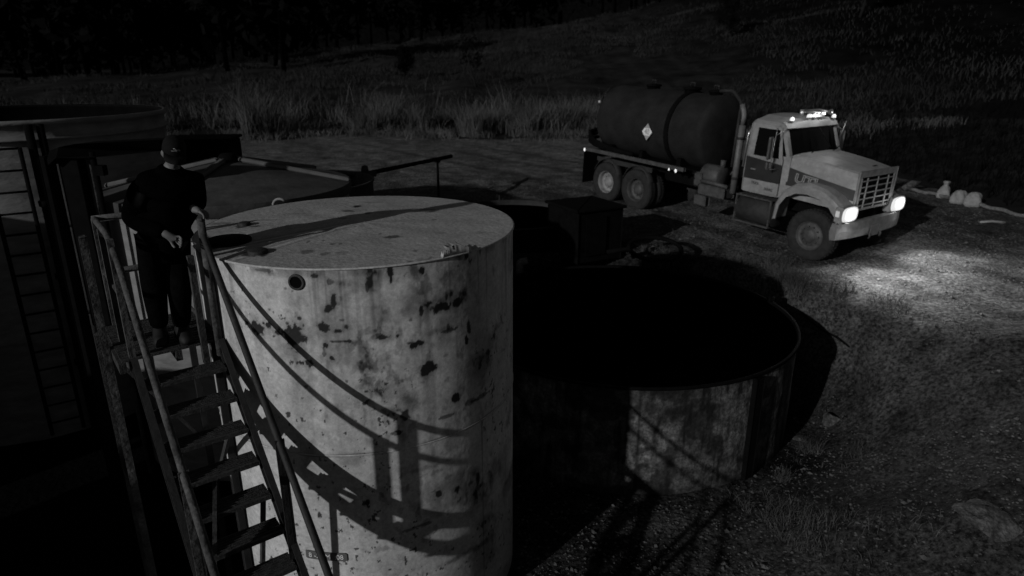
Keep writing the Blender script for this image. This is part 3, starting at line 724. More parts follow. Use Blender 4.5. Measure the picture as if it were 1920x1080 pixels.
# ================================================================== SUNKEN OPEN TANK
t2 = empty('open_tank', (C2[0], C2[1], 0)); tag(t2, 'wide low open tank with black oil inside, pale streaked wall', 'open tank')
nth, nzz = 1000, 150
TH, ZZ = np.meshgrid(np.linspace(0, 2*np.pi, nth+1)[:-1], np.linspace(-.35, Z2, nzz)); U = TH*R2
w2 = .80 + 1.7*(fbm(U*1.6, ZZ*2.2, 91)-.5) + 1.3*(fbm(U*8, ZZ*7, 92)-.5) - .5*sstep(.5, .7, fbm(U*14, ZZ*1.2, 96))
w2 *= 1-.7*sstep(.56, .66, fbm(U*3.1, ZZ*3.1, 93)); w2 *= .45+.55*sstep(.0, .35, ZZ)
w2 *= 1-.5*(np.abs(((U*.9) % 1.0)-.5) < .012)
w2 *= 1-.45*sstep(Z2-.42, Z2-.38, ZZ)*sstep(.40, .55, fbm(U*1.2, ZZ*0, 94))
w2 = np.clip(w2, .04, 1.7)
rad = R2*(1+.008*(fbm(TH*7, ZZ*2, 95)-.5)); V = np.stack([np.cos(TH)*rad, np.sin(TH)*rad, ZZ], -1).reshape(-1, 3)
I = np.arange(nth*nzz).reshape(nzz, nth); I2 = np.concatenate([I, I[:, :1]], 1)
Q = np.stack([I2[:-1, :-1], I2[:-1, 1:], I2[1:, 1:], I2[1:, :-1]], -1).reshape(-1, 4)
M['low_wall2'] = mat('low_wall2', .085, .85, var=.6, scale=7, attr='stain', bump=.6, bscale=18, fine=.5, fscale=22)
raw('wall', V, Q, M['low_wall2'], t2, attr={'stain': w2.ravel()})
MB().lathe([(R2-.012, Z2-.30), (R2-.012, Z2+.002), (R2+.03, Z2+.012), (R2+.035, Z2-.03), (R2+.004, Z2-.035)], n=180).build('rim', M['black_steel'], t2)
MB().lathe([(.001, Z2-.035), (R2-.011, Z2-.035)], n=96).build('oil_surface', M['oil'], t2)
for px, wd, dp in ((1412, .17, .10), (1486, .08, .06)):
    hh = cyl_hit(px, 780, C2, R2+.02) or (0, 0); c_, s_ = math.cos(hh[0]), math.sin(hh[0])
    MB().box((c_*(R2+.03), s_*(R2+.03), Z2/2-.15), (dp, wd, Z2+.2), Matrix.Rotation(hh[0], 3, 'Z'), .01).build('stiffener', M['black_steel'], t2)
q = cyl_hit(1468, 575, C2, R2); a0 = R(12); MB().box((math.cos(a0)*(R2+.02), math.sin(a0)*(R2+.02), Z2+.04), (.12, .10, .10), Matrix.Rotation(a0, 3, 'Z'), .02).build('rim_lug', M['black_steel'], t2)

# ================================================================== TALL TANK AT THE LEFT
t3 = empty('storage_tank', (C3[0], C3[1], 0)); tag(t3, 'tall grey tank at the far left edge with a dark ladder and raised rim', 'storage tank')
MB().lathe([(R3, -.1), (R3, 1.6), (R3+.004, 1.61), (R3+.004, 1.63), (R3, 1.64), (R3, 3.2), (R3+.004, 3.21), (R3+.004, 3.23), (R3, 3.24), (R3, Z3-.28)], n=140).build('wall', M['tall_wall'], t3)
MB().lathe([(R3+.01, Z3-.285), (R3+.05, Z3-.285), (R3+.05, Z3-.255), (R3+.012, Z3-.25), (R3+.012, Z3-.08), (R3+.06, Z3-.07), (R3+.06, Z3), (R3-.0, Z3)], n=140).build('rim', M['tall_wall'], t3)
MB().lathe([(R3, Z3+.001), (R3-.05, Z3), (R3-.05, Z3-.05), (R3-.03, Z3-.06), (R3-.03, Z3-.9)], n=140).build('lip', M['black_steel'], t3)
MB().lathe([(.001, Z3-.8), (R3-.03, Z3-.8)], n=80).build('inside_floor', M['black_steel'], t3)
def ladder(par, c, r, ang, z0, z1, wdt=.42, m=None):
    mb = MB(); o_ = r+.16
    for s_ in (-1, 1):
        mb.tube([(math.cos(ang)*o_-math.sin(ang)*s_*wdt/2, math.sin(ang)*o_+math.cos(ang)*s_*wdt/2, z) for z in (z0, z1)], .028, 8)
    lad = mb.build('ladder', m or M['black_steel'], par)
    z = z0+.2
    while z < z1:
        MB().tube([(math.cos(ang)*o_-math.sin(ang)*s_*wdt/2, math.sin(ang)*o_+math.cos(ang)*s_*wdt/2, z) for s_ in (-1, 1)], .016, 8).build('rung', m or M['black_steel'], lad); z += .30
hh = cyl_hit(14, 330, C3, R3+.16) or (R(-70), 0); ladder(t3, C3, R3, hh[0], .1, Z3-.35)
for px, r_, m_ in ((66, .055, 'black_steel'), (88, .05, 'black_steel')):
    hh = cyl_hit(px, 300, C3, R3+.1) or (R(-55), 0); o_ = R3+.12
    pts = [(math.cos(hh[0])*o_, math.sin(hh[0])*o_, z) for z in (0, Z3-.05)]
    mb = MB(); mb.tube(pts, r_, 12)
    for z in (1.2, 2.6, 3.7): mb.tube([(math.cos(hh[0])*o_, math.sin(hh[0])*o_, z-.04), (math.cos(hh[0])*o_, math.sin(hh[0])*o_, z+.04)], r_*1.5, 12)
    mb.build('drain_pipe', M[m_], t3)

# ================================================================== RIBBED-ROOF TANK
tm = empty('storage_tank', (CM[0], CM[1], 0)); tag(tm, 'dark tank with a ribbed low cone roof just behind the man', 'storage tank')
MB().lathe([(RM, -.1), (RM, 2.0), (RM+.006, 2.01), (RM+.006, 2.04), (RM, 2.05), (RM, ZM)], n=96).build('wall', M['tall_wall'], tm)
nf = 12; apex = .36
rf = MB(); vs = [(0, 0, ZM+apex)]; fs = []
for i in range(nf*4):
    a = 2*math.pi*i/(nf*4); rr0 = RM+.04; vs.append((math.cos(a)*rr0, math.sin(a)*rr0, ZM+.01))
for i in range(nf*4): fs.append((0, 1+i, 1+(i+1) % (nf*4)))
rf.add(vs, fs); rf.lathe([(RM+.04, ZM+.01), (RM+.045, ZM-.14), (RM+.005, ZM-.15)], n=48); roof = rf.build('roof', M['ribbed_roof'], tm)
for a in (R(8), R(-97), R(62), R(118), R(190)):
    MB().bar((math.cos(a)*.14, math.sin(a)*.14, ZM+apex+.01), (math.cos(a)*(RM+.04), math.sin(a)*(RM+.04), ZM+.03), .11, .07, bev=.02).build('rib', M['rib'], roof)
kn = MB(); kn.lathe([(.13, ZM+apex-.04), (.13, ZM+apex+.06), (.10, ZM+apex+.09), (.001, ZM+apex+.10)], n=20); kn.build('cap_plate', M['black_steel'], roof)
# low tank with lit rim behind it
tn = empty('open_tank', (CN[0], CN[1], 0)); tag(tn, 'dark open tank with a pale rim edge beyond the ribbed roof', 'open tank')
MB().lathe([(RN, -.1), (RN, ZN)], n=80).build('wall', M['dark_steel'], tn)
MB().lathe([(RN-.02, ZN-.5), (RN-.02, ZN), (RN+.03, ZN+.005), (RN+.03, ZN-.035), (RN+.001, ZN-.04)], n=80).build('rim', M['rust'], tn)
MB().lathe([(.001, ZN-.3), (RN-.019, ZN-.3)], n=60).build('oil_surface', M['oil'], tn)
tq = empty('open_tank', (CQ[0], CQ[1], 0)); tag(tq, 'black open tank with a thin rim, half hidden behind the white tank', 'open tank')
MB().lathe([(RQ, .3), (RQ, ZQ)], n=80).build('wall', M['black_steel'], tq)
MB().lathe([(RQ-.015, ZQ-.4), (RQ-.015, ZQ+.002), (RQ+.02, ZQ+.006), (RQ+.02, ZQ-.03), (RQ+.001, ZQ-.03)], n=80).build('rim', M['dark_steel'], tq)
MB().lathe([(.001, ZQ-.12), (RQ-.014, ZQ-.12)], n=60).build('oil_surface', M['oil'], tq)
# two unseen tanks added out of frame at left to cast shadows into view
for loc, r_, z_, lb in (((-8.23, 2.54), 2.0, 3.2, 'unseen low tank added at left to shade the yard floor'), ((-10.23, 6.74), 1.5, 4.3, 'unseen tall tank added at left to shade the grey tank')):
    tt = empty('storage_tank', (loc[0], loc[1], 0)); tag(tt, lb, 'storage tank')
    MB().lathe([(r_, -.1), (r_, z_)], n=80).build('wall', M['tall_wall'], tt)
    MB().lathe([(r_+.03, z_-.06), (r_+.03, z_), (.001, z_+.2)], n=80).build('roof', M['ribbed_roof'], tt)

# ================================================================== CATWALK between tanks (dark, behind the man)
cw = empty('catwalk', (-5.0, 9.0, 0)); tag(cw, 'dark steel catwalk on broad legs crossing behind the man', 'catwalk'); co_ = Vector(cw.location)
def cwb(mb, name, m): mb.v = [(v[0]-co_.x, v[1]-co_.y, v[2]) for v in mb.v]; return mb.build(name, m, cw)
A_, B_ = at(96, 288, 8.05), at(300, 284, 8.05)
zt = A_.z
pts = [at(88, 300, 8.05), at(92, 283, 8.05), at(110, 276, 8.05), at(140, 270, 8.05), at(200, 267, 8.2), at(300, 262, 8.6)]
lowr = [at(90, 310, 8.05), at(105, 296, 8.05), at(150, 297, 8.05), at(190, 294, 8.1), at(240, 288, 8.25), at(300, 283, 8.6)]
poly = pts+lowr[::-1]; off = Vector((.1, .35, 0))
mb = MB(); mb.loft([[Vector((p.x, p.y, p.z)) for p in poly], [Vector((p.x, p.y, p.z))+off for p in poly]]); cwb(mb, 'deck_beam', M['black_steel'])
for px, wd, zb in ((86, .09, -.1), (134, .25, 2.35)):
    t_ = at(px, 292, 8.25); mb = MB(); mb.box((t_.x, t_.y, (t_.z+zb)/2), (wd, .2, t_.z-zb), None, .01); cwb(mb, 'leg' if zb < 0 else 'hanging_duct', M['black_steel'])
t_ = at(163, 285, 8.3); mb = MB(); mb.tube([(t_.x, t_.y, -.1), (t_.x, t_.y, t_.z)], .035, 10); cwb(mb, 'leg', M['old_paint'])
t_ = at(172, 285, 8.15); mb = MB(); mb.tube([(t_.x, t_.y, -.1), (t_.x, t_.y, t_.z)], .035, 10); mb.box((t_.x+.07, t_.y, t_.z-.22), (.1, .1, .12)); cwb(mb, 'leg', M['black_steel'])
# added pale tube standing in for a lit strip of tank wall
t_ = at(180, 640, 8.85); t_.z = at(108, 296, 8.85).z; dp = MB(); dp.tube([(0, 0, 0), (0, 0, t_.z-.05)], .10, 16); dp.tube([(0, 0, 2.3), (0, 0, 2.42)], .13, 16); dp.tube([(0, 0, t_.z-.9), (0, 0, t_.z-.82)], .12, 16)
o = dp.build('lit_wall_strip', M['lit_strip']); o.location = (t_.x, t_.y, 0); tag(o, 'added pale tube standing for the lit tank wall between the dark catwalk legs', 'pipe')
# dark box tank beyond the ribbed roof
c_ = at(395, 281, 13.3); bt = empty('box_tank', (c_.x, c_.y, 0)); tag(bt, 'long black box tank beyond the ribbed roof, behind the cap', 'box tank')
MB().box((-.1, 0, c_.z/2-.05), (1.15, .9, c_.z+.5), Matrix.Rotation(R(8), 3, 'Z'), .03).build('shell', M['black_steel'], bt)
MB().box((-.1, 0, c_.z+.23), (1.22, .97, .05), Matrix.Rotation(R(8), 3, 'Z'), .01).build('lid', M['black_steel'], bt)

# ================================================================== SMALL YARD THINGS
# black cabinet and hose loop beyond the sunken tank
c_ = at(1095, 450, 14.0); zt = at(1095, 382, 14.0).z; gz_ = gz_flat(c_.x, 14.0)
cb_ = empty('cabinet', (c_.x, 14.0, gz_-.1)); tag(cb_, 'black steel equipment cabinet beside the sunken tank', 'cabinet'); hb = zt-gz_+.1; m3 = Matrix.Rotation(R(28), 3, 'Z')
MB().box((0, 0, hb/2), (1.16, 1.2, hb-.06), m3, .03).build('shell', M['black_steel'], cb_)
MB().box((0, 0, hb-.01), (1.25, 1.29, .06), m3, .015).build('lid', M['black_steel'], cb_)
MB().box(m3 @ Vector((-.12, -.605, hb*.52)), (.5, .02, hb*.7), m3, .004).build('door', M['black_steel'], cb_)
c_ = at(1228, 468, 13.2); hl = empty('hose_loop', (c_.x, c_.y, gz_flat(c_.x, c_.y))); tag(hl, 'black hose bent into a flat loop on a short stand', 'hose'); zl = c_.z-hl.location.z
lp = []
for i in range(41):
    a = 2*math.pi*i/40; lp.append((math.cos(a)*.53, math.sin(a)*.46, zl+.02+math.sin(a)*.12))
lp = lp[20:]+lp[1:21]; lp = [(-1.0, -.12, zl-.02)]+lp
MB().tube(lp, .045, 10).build('hose', M['black_steel'], hl)
MB().tube([(.26, -.38, -.3), (.26, -.38, zl-.09)], .03, 8).build('stand', M['black_steel'], hl)
c_ = at(976, 512, 13.2); zb = gz_flat(c_.x, c_.y)  # added pale stub standing in for a gap of light
sp = MB(); sp.tube(bend([(-.02, 0, -.2), (-.02, 0, at(976, 492, 13.2).z-zb), (.14, 0, at(976, 488, 13.2).z-zb)]), .075, 12)
o = sp.build('light_gap_stub', M['pale_pipe']); o.location = (c_.x, c_.y, zb); tag(o, 'short pale stub added for a gap of light just right of the white tank', 'pipe')
cb0, pts = at(1496, 604, 10.6), []
for i, (px, py) in enumerate(((1500, 606), (1515, 618), (1540, 632), (1566, 644), (1590, 662))):
    x, y, z = gpt(px, py); pts.append((x, y, z+.03+.02*(i % 2)))
o = MB().tube(bend(pts), .018, 6).build('cable', M['black_steel']); tag(o, 'thin black cable trailing over the bank from the open tank rim', 'cable')
# pole on a prop
a_, b_ = at(690, 325, 15.4), at(846, 293, 19.5)
o = MB().tube([a_, a_.lerp(b_, .5), b_], .055, 8).build('pole', M['black_steel']); tag(o, 'long dark pole slanting up over the bank', 'pole')
q = a_.lerp(b_, .80); gq = gz_flat(q.x, q.y)
pr = MB(); pr.tube([(0, 0, -.1), (0, 0, q.z-gq-.05)], .035, 8); pr.box((0, 0, q.z-gq-.07), (.16, .12, .04))
o = pr.build('pole_prop', M['black_steel']); o.location = (q.x, q.y, gq); tag(o, 'thin post propping the slanting pole', 'post')
a_ = at(668, 326, 15.2); mb = MB(); mb.tube([(-.45, 0, 0), (.45, 0, .0)], .06, 10); mb.lathe([(.001, .14), (.07, .12), (.09, 0), (.05, -.05)], (.2, 0, .06), n=14)
o = mb.build('valve', M['rust']); o.location = a_; tag(o, 'rusty valve on the rim of the dark open tank', 'valve')
# pale pipe kerb and bags
KA, KB = np.array(gpt(1705, 360)), np.array(gpt(1990, 432)); pts = []
for i in range(25):
    p = KA+(KB-KA)*i/24; pts.append((p[0], p[1], gz_flat(p[0], p[1])+.07+.02*math.sin(i*1.7)))
o = MB().tube(pts, .05, 10).build('pipe_kerb', M['pale_pipe']); tag(o, 'long pale pipe laid as a kerb at the road edge', 'pipe')
def bag(px, py, w_, h_, tied, lb):
    x, y, z = gpt(px, py); 
    prof = [(.001, 0), (.8, .0), (1.0, .18), (.98, .45), (.80, .75), (.5, .93), (.001, 1.0)] if not tied else [(.001, 0), (.85, 0), (1, .15), (.9, .4), (.62, .62), (.36, .74), (.30, .80), (.5, .93), (.42, 1.0), (.001, .97)]
    pr = []; 
    for i in range(len(prof)-1):
        for k in range(3): t = k/3; pr.append((prof[i][0]*(1-t)+prof[i+1][0]*t, prof[i][1]*(1-t)+prof[i+1][1]*t))
    pr.append(prof[-1]); mb = MB(); mb.lathe([(a*w_/2, b*h_) for a, b in pr], n=24)
    s0 = px*1.37
    mb.v = [(v[0]*(1+.22*math.sin(3*math.atan2(v[1], v[0])+s0+v[2]*9)), v[1]*.8*(1+.16*math.sin(5*math.atan2(v[1], v[0])+s0*2)), v[2]) for v in mb.v]
    o = mb.build('bag', M['bag']); o.location = (x, y, z-.03); tag(o, lb, 'bag', 'pale bags along the pipe kerb'); return o
bag(1769, 371, .36, .50, True, 'pale sack with a tied neck, tallest of the three by the kerb')
bag(1797, 380, .42, .38, False, 'pale rounded sack between the other two by the kerb')
bag(1824, 386, .44, .40, False, 'pale rounded sack farthest right by the kerb')
x, y, z = gpt(1860, 419); o = MB().tube([(-.3, 0, 0), (0, .02, .02), (.3, -.02, 0)], .03, 7).build('stick', M['stick']); o.location = (x, y, z+.02); tag(o, 'pale short stick lying on the road by the kerb', 'stick')
x, y, z = gpt(1708, 358); mb = MB(); mb.tube([(-.25, 0, .05), (0, 0, .2), (.3, .05, .25)], [.09, .12, .03], 8); o = mb.build('stick', M['rock']); o.location = (x, y, z); tag(o, 'broken pale branch just beyond the truck headlight', 'branch')
# rocks
def rock(px, py, sx, sy, sz, rz, lb, seed, grp=None):
    x, y, z = gpt(px, py); n1, n2 = 28, 18; mb = MB(); vs, fs = [], []
    for j in range(n2+1):
        ph = math.pi*j/n2
        for i in range(n1):
            t = 2*math.pi*i/n1; v = Vector((math.sin(ph)*math.cos(t), math.sin(ph)*math.sin(t), math.cos(ph)))
            k = .72+.55*float(fbm(np.array([v.x*1.5+v.z*1.1+9]), np.array([v.y*1.5-v.z*.7+seed]), seed)[0])
            for cut in range(5):                                       # facet planes
                nn = Vector((math.sin(seed*3+cut*2.1), math.cos(seed*1.7+cut*1.3), math.sin(cut*1.9+seed)*.8)).normalized()
                dd_ = v.dot(nn)*k
                if dd_ > .62: k *= .62/dd_
            vs.append((v.x*k*sx, v.y*k*sy, v.z*k*sz))
    for j in range(n2):
        for i in range(n1):
            k = (i+1) % n1; fs.append((j*n1+i, j*n1+k, (j+1)*n1+k, (j+1)*n1+i))
    mb.add(vs, fs); o = mb.build('rock', M['rock']); o.location = (x, y, z-sz*.05); o.rotation_euler = (.1, .15, rz)
    tag(o, lb, 'rock', grp); return o
rock(1868, 985, .46, .26, .15, R(-25), 'large pale slab of rock at the lower right edge', 3)
rock(1560, 790, .24, .14, .12, R(20), 'angular rock beside the right wall of the sunken tank', 5)
rock(1505, 825, .16, .10, .07, R(-15), 'flat pale rock at the foot of the sunken tank', 8)
# ================================================================== TRUCK
yaw = R(-55)
fl = Vector((math.sin(R(55)), math.cos(R(55)), 0))
tk = empty('tanker_truck', (6.1+fl.x*1.13, 13.35+fl.y*1.13, 1.75), yaw)
tk.rotation_euler = (0, R(2.6), yaw)
tag(tk, 'white cab vacuum tanker truck with black barrel, headlights and roof lamps lit', 'truck')
def P(mb, name, m, par=tk): return mb.build(name, m, par)
# frame
mb = MB()
for s_ in (-1, 1): mb.box((-3.7, s_*.42, .92), (8.4, .09, .26))
for x in (-7.9, -6.45, -5.0, -3.6, -2.3, .3): mb.box((x, 0, .92), (.12, .75, .2))
for x in (-5.80, -7.14): mb.tube([(x, -1.0, .53), (x, 1.0, .53)], .09, 10); mb.box((x, 0, .55), (.4, .42, .4), None, .08)
mb.tube([(0, -1.0, .50), (0, 1.0, .50)], .07, 10)
P(mb, 'frame', M['black_steel'])
# wheels
def wheel(x, y, w_, outer, steel, dish):
    """y = centre of the wheel; outer = +1/-1 side of the visible face"""
    R_ = .525; g_ = empty('wheel', (x, y, R_)); g_.parent = tk
    h_ = w_/2; prof = [(.30, -h_*.8), (.34, -h_), (.46, -h_), (.505, -h_*.86), (R_, -h_*.66), (R_, h_*.66), (.505, h_*.86), (.46, h_), (.34, h_), (.30, h_*.8)]
    mb = MB(); mb.lathe(prof, n=48, axis='y')
    for k in range(44):                                                # tread lugs
        a = 2*math.pi*k/44
        for s2 in (-1, 1):
            mb.box((math.cos(a)*(R_+.002), s2*h_*.42, math.sin(a)*(R_+.002)), (.022, h_*.4, .036), Matrix.Rotation(-a, 3, 'Y'))
    mb.build('tyre', M['tyre'], g_)
    if dish:  # deep rear dish
        rp = [(.302, h_*.82), (.285, h_*.72), (.275, h_*.1), (.27, -h_*.35), (.16, -h_*.45), (.15, -h_*.1), (.125, h_*.25), (.08, h_*.34), (.001, h_*.35)]
    else:
        rp = [(.302, h_*.82), (.285, h_*.74), (.27, h_*.35), (.22, h_*.52), (.16, h_*.62), (.14, h_*.86), (.11, h_*1.05), (.07, h_*1.12), (.001, h_*1.13)]
    mb = MB(); mb.lathe([(r, outer*z) for r, z in rp], n=40, axis='y')
    for k in range(10):
        a = 2*math.pi*k/10; yy = outer*(-h_*.42 if dish else h_*.62)
        mb.tube([(math.cos(a)*.19, yy, math.sin(a)*.19), (math.cos(a)*.19, yy+outer*.035, math.sin(a)*.19)], .016, 6)
    mb.build('rim', steel, g_)
    return g_
for s_ in (-1, 1):
    w_ = wheel(0, s_*1.03, .28, s_, M['rim_dark'], False); w_.rotation_euler = (0, 0, 0)  # front rims in the darker grey: fender shade put into the colour
    for x, st_ in ((-5.80, M['rim_dark']), (-7.14, M['rim'])):
        wheel(x, s_*1.08, .26, s_, st_, True); wheel(x, s_*.76, .26, s_, M['rim_dark'], True)
# cab body: closed section swept front to back
def cab_sec(x, zb, zt, hw_b, hw_t, crown):
    return [Vector((x, -hw_b, zb)), Vector((x, -hw_b-.02, (zb+1.9)/2)), Vector((x, -hw_b, 1.92)), Vector((x, -hw_t, zt-.06)), Vector((x, -hw_t+.10, zt+.01)), Vector((x, -hw_t*.5, zt+crown)), Vector((x, 0, zt+crown*1.15)),
            Vector((x, hw_t*.5, zt+crown)), Vector((x, hw_t-.10, zt+.01)), Vector((x, hw_t, zt-.06)), Vector((x, hw_b, 1.92)), Vector((x, hw_b+.02, (zb+1.9)/2)), Vector((x, hw_b, zb))]
CW = .99
mb = MB(); mb.loft([cab_sec(-2.10, 1.12, 2.62, CW-.03, CW-.08, .08), cab_sec(-2.02, 1.10, 2.64, CW, CW-.06, .10), cab_sec(-1.05, 1.10, 2.62, CW, CW-.06, .10)], smooth=False)
# lower front (cowl) ahead of the windscreen base
mb.loft([[Vector((-1.05, -CW, 1.10)), Vector((-1.05, -CW, 1.97)), Vector((-1.05, CW, 1.97)), Vector((-1.05, CW, 1.10))],
         [Vector((-.48, -.95, 1.12)), Vector((-.48, -.95, 1.99)), Vector((-.48, .95, 1.99)), Vector((-.48, .95, 1.12))]])
cab = P(mb, 'cab', M['white_paint'])
# A pillars and visor
for s_ in (-1, 1):
    mb = MB(); mb.loft([[Vector((-.50, s_*.96, 1.97)), Vector((-.50, s_*.86, 1.97)), Vector((-.66, s_*.86, 1.97)), Vector((-.66, s_*.96, 1.97))],
                        [Vector((-.98, s_*.93, 2.62)), Vector((-.98, s_*.83, 2.62)), Vector((-1.14, s_*.83, 2.62)), Vector((-1.14, s_*.93, 2.62))]]); P(mb, 'pillar', M['white_paint'])
mb = MB(); secs = []
for y in np.linspace(-.95, .95, 13):
    k = 1-(abs(y)/.95)**3; b = .10*(1-(y/.95)**2)
    secs.append([Vector((-1.06, y, 2.60+.02*k)), Vector((-1.06, y, 2.66+.08*k)), Vector((-.92-.02+b*.4, y, 2.63+.05*k)), Vector((-.74+b*.6-.1, y, 2.56-.01)), Vector((-.78+b*.6-.1, y, 2.54-.01))])
mb.loft(secs, smooth=False); P(mb, 'sun_visor', M['white_paint'])
mb = MB(); wsec = []
for y in np.linspace(-.86, .86, 9):
    b = .10*(1-(y/.86)**2); wsec.append([Vector((-.54+b, y, 1.98)), Vector((-.99+b, y, 2.60)), Vector((-1.02+b, y, 2.60)), Vector((-.57+b, y, 1.98))])
mb.loft(wsec, smooth=False); ws = P(mb, 'windscreen', M['glass'])
mb = MB(); mb.box((-.43, 0, 2.36), (.02, .03, .5), Matrix.Rotation(R(-41), 3, 'Y'));
mb.build('centre_bar', M['black_steel'], ws)
for s_ in (-.5, .35): MB().tube([(-.42, s_, 2.0), (-.45, s_+.42, 2.12)], .009, 5).build('wiper', M['black_steel'], ws)
# doors (right one is seen)
for s_ in (-1, 1):
    y = s_*(CW+.021)
    def yo(z): return y - s_*(.0 if z < 1.95 else .062*(z-1.95)/.6)
    mb = MB()
    # door skin: frame around the window as four prisms, lower panel
    outl = [(-1.86, 1.14), (-.86, 1.14), (-.72, 1.5), (-.70, 2.0), (-.94, 2.0), (-1.86, 2.0)]
    mb.prism([(x, yo(z), z) for x, z in [(-1.88, 1.14), (-.74, 1.14), (-.72, 1.92), (-1.88, 1.92)]], (0, s_*.012, 0))
    mb.prism([(x, yo(z), z) for x, z in [(-1.96, 1.92), (-1.80, 1.92), (-1.80, 2.56), (-1.96, 2.56)]], (0, s_*.012, 0))
    mb.prism([(x, yo(z), z) for x, z in [(-1.80, 2.50), (-1.06, 2.50), (-1.04, 2.56), (-1.80, 2.56)]], (0, s_*.012, 0))
    mb.prism([(x, yo(z), z) for x, z in [(-.92, 1.92), (-.74, 1.92), (-1.04, 2.53), (-1.10, 2.50)]], (0, s_*.012, 0))
    door = P(mb, 'door', M['white_paint'])
    mb = MB(); mb.prism([(x, yo(z)+s_*.004, z) for x, z in [(-1.80, 1.92), (-.92, 1.92), (-1.10, 2.50), (-1.80, 2.50)]], (0, s_*.006, 0)); mb.build('window', M['glass'], door)
    mb = MB(); mb.box((-1.72, y+s_*.03, 1.62), (.16, .03, .035), None, .008); mb.build('handle', M['chrome'], door)
    # stripe
    mb = MB(); mb.prism([(x, y+s_*.014, z) for x, z in [(-2.02, 1.40), (-.72, 1.40), (-.72, 1.80), (-2.02, 1.88)]], (0, s_*.004, 0)); mb.build('stripe', M['stripe'], door)
    mt = Matrix.Translation((-1.60, y+s_*.020, 1.325)) @ (Matrix.Rotation(R(90), 4, 'X') if s_ < 0 else Matrix.Rotation(R(180), 4, 'Z') @ Matrix.Rotation(R(90), 4, 'X'))
    text_mesh('lettering', 'TRUCK', .085, M['ink'], door, mt, .002)
    mt = Matrix.Translation((-1.12, y+s_*.020, 1.24)) @ (Matrix.Rotation(R(90), 4, 'X') if s_ < 0 else Matrix.Rotation(R(180), 4, 'Z') @ Matrix.Rotation(R(90), 4, 'X'))
    text_mesh('lettering', 'SERVICE', .085, M['ink'], door, mt, .002)
# hood
def hood_sec(x, hw, zt, zb, r=.10):
    return [Vector((x, -hw-.03, zb)), Vector((x, -hw, zt-r)), Vector((x, -hw+.035, zt-.03)), Vector((x, -hw+r, zt)), Vector((x, -hw*.35, zt+.035)), Vector((x, hw*.35, zt+.035)), Vector((x, hw-r, zt)), Vector((x, hw-.035, zt-.03)), Vector((x, hw, zt-r)), Vector((x, hw+.03, zb))]
mb = MB(); mb.loft([hood_sec(-.50, .93, 2.02, 1.16), hood_sec(-.2, .88, 1.99, 1.14), hood_sec(.2, .80, 1.94, 1.10), hood_sec(.50, .735, 1.88, 1.08), hood_sec(.60, .715, 1.86, 1.08)], smooth=False)
hood = P(mb, 'hood', M['white_paint'])
for s_ in (-1, 1):
    mb = MB(); L1 = []
    for (x, hw, zt, zb, z0, z1) in ((-.505, .93, 2.02, 1.16, 1.40, 1.78), (-.2, .88, 1.99, 1.14, 1.38, 1.70), (.2, .80, 1.94, 1.10, 1.34, 1.61), (.50, .735, 1.88, 1.08, 1.32, 1.54), (.595, .715, 1.86, 1.08, 1.31, 1.52)):
        def yy(z): t = (z-zb)/(zt-.10-zb); return s_*(hw+.03-.03*t+.006)
        L1.append([Vector((x, yy(z0), z0)), Vector((x, yy(z1), z1)), Vector((x, yy(z1)-s_*.02, z1)), Vector((x, yy(z0)-s_*.02, z0))])
    mb.loft(L1); mb.build('stripe', M['stripe'], hood)
    # outlined three-letter mark on the stripe
    dx = Vector((.7, s_*-.14, 0)).normalized(); 
    mt = Matrix.Translation((-.16, s_*.930, 1.56)) @ Matrix.Rotation(R(8)*(1 if s_ < 0 else -1), 4, 'Z') @ (Matrix.Rotation(R(90), 4, 'X') if s_ < 0 else Matrix.Rotation(R(180), 4, 'Z') @ Matrix.Rotation(R(90), 4, 'X')) @ Matrix.Rotation(R(-7 if s_ < 0 else 7), 4, 'Z')
    text_mesh('lettering', 'UTI', .25, M['pale_ink'], hood, mt, .003, .012)
    text_mesh('lettering', 'UTI', .25, M['ink'], hood, mt @ Matrix.Translation((0, 0, .0045)), .002, -.006)
mb = MB(); mb.box((.52, 0, 1.945), (.03, .16, .014), None, .004); mb.build('badge', M['dark_steel'], hood)
# grille
mb = MB(); mb.box((.615, 0, 1.83), (.05, 1.46, .13), None, .01); mb.box((.615, -.68, 1.45), (.05, .10, .66), None, .01); mb.box((.615, .68, 1.45), (.05, .10, .66), None, .01); mb.box((.615, 0, 1.12), (.05, 1.46, .06), None, .01)
for z in (1.20, 1.33, 1.45, 1.57, 1.69): mb.box((.625, 0, z), (.02, 1.28, .022))
for y in (-.62, -.40, .0, .40, .62): mb.box((.632, y, 1.44), (.02, .026, .62))
gr = P(mb, 'grille', M['grille'])
mb = MB(); mb.box((.598, 0, 1.45), (.01, 1.3, .66)); mb.build('radiator', M['black_steel'], gr)
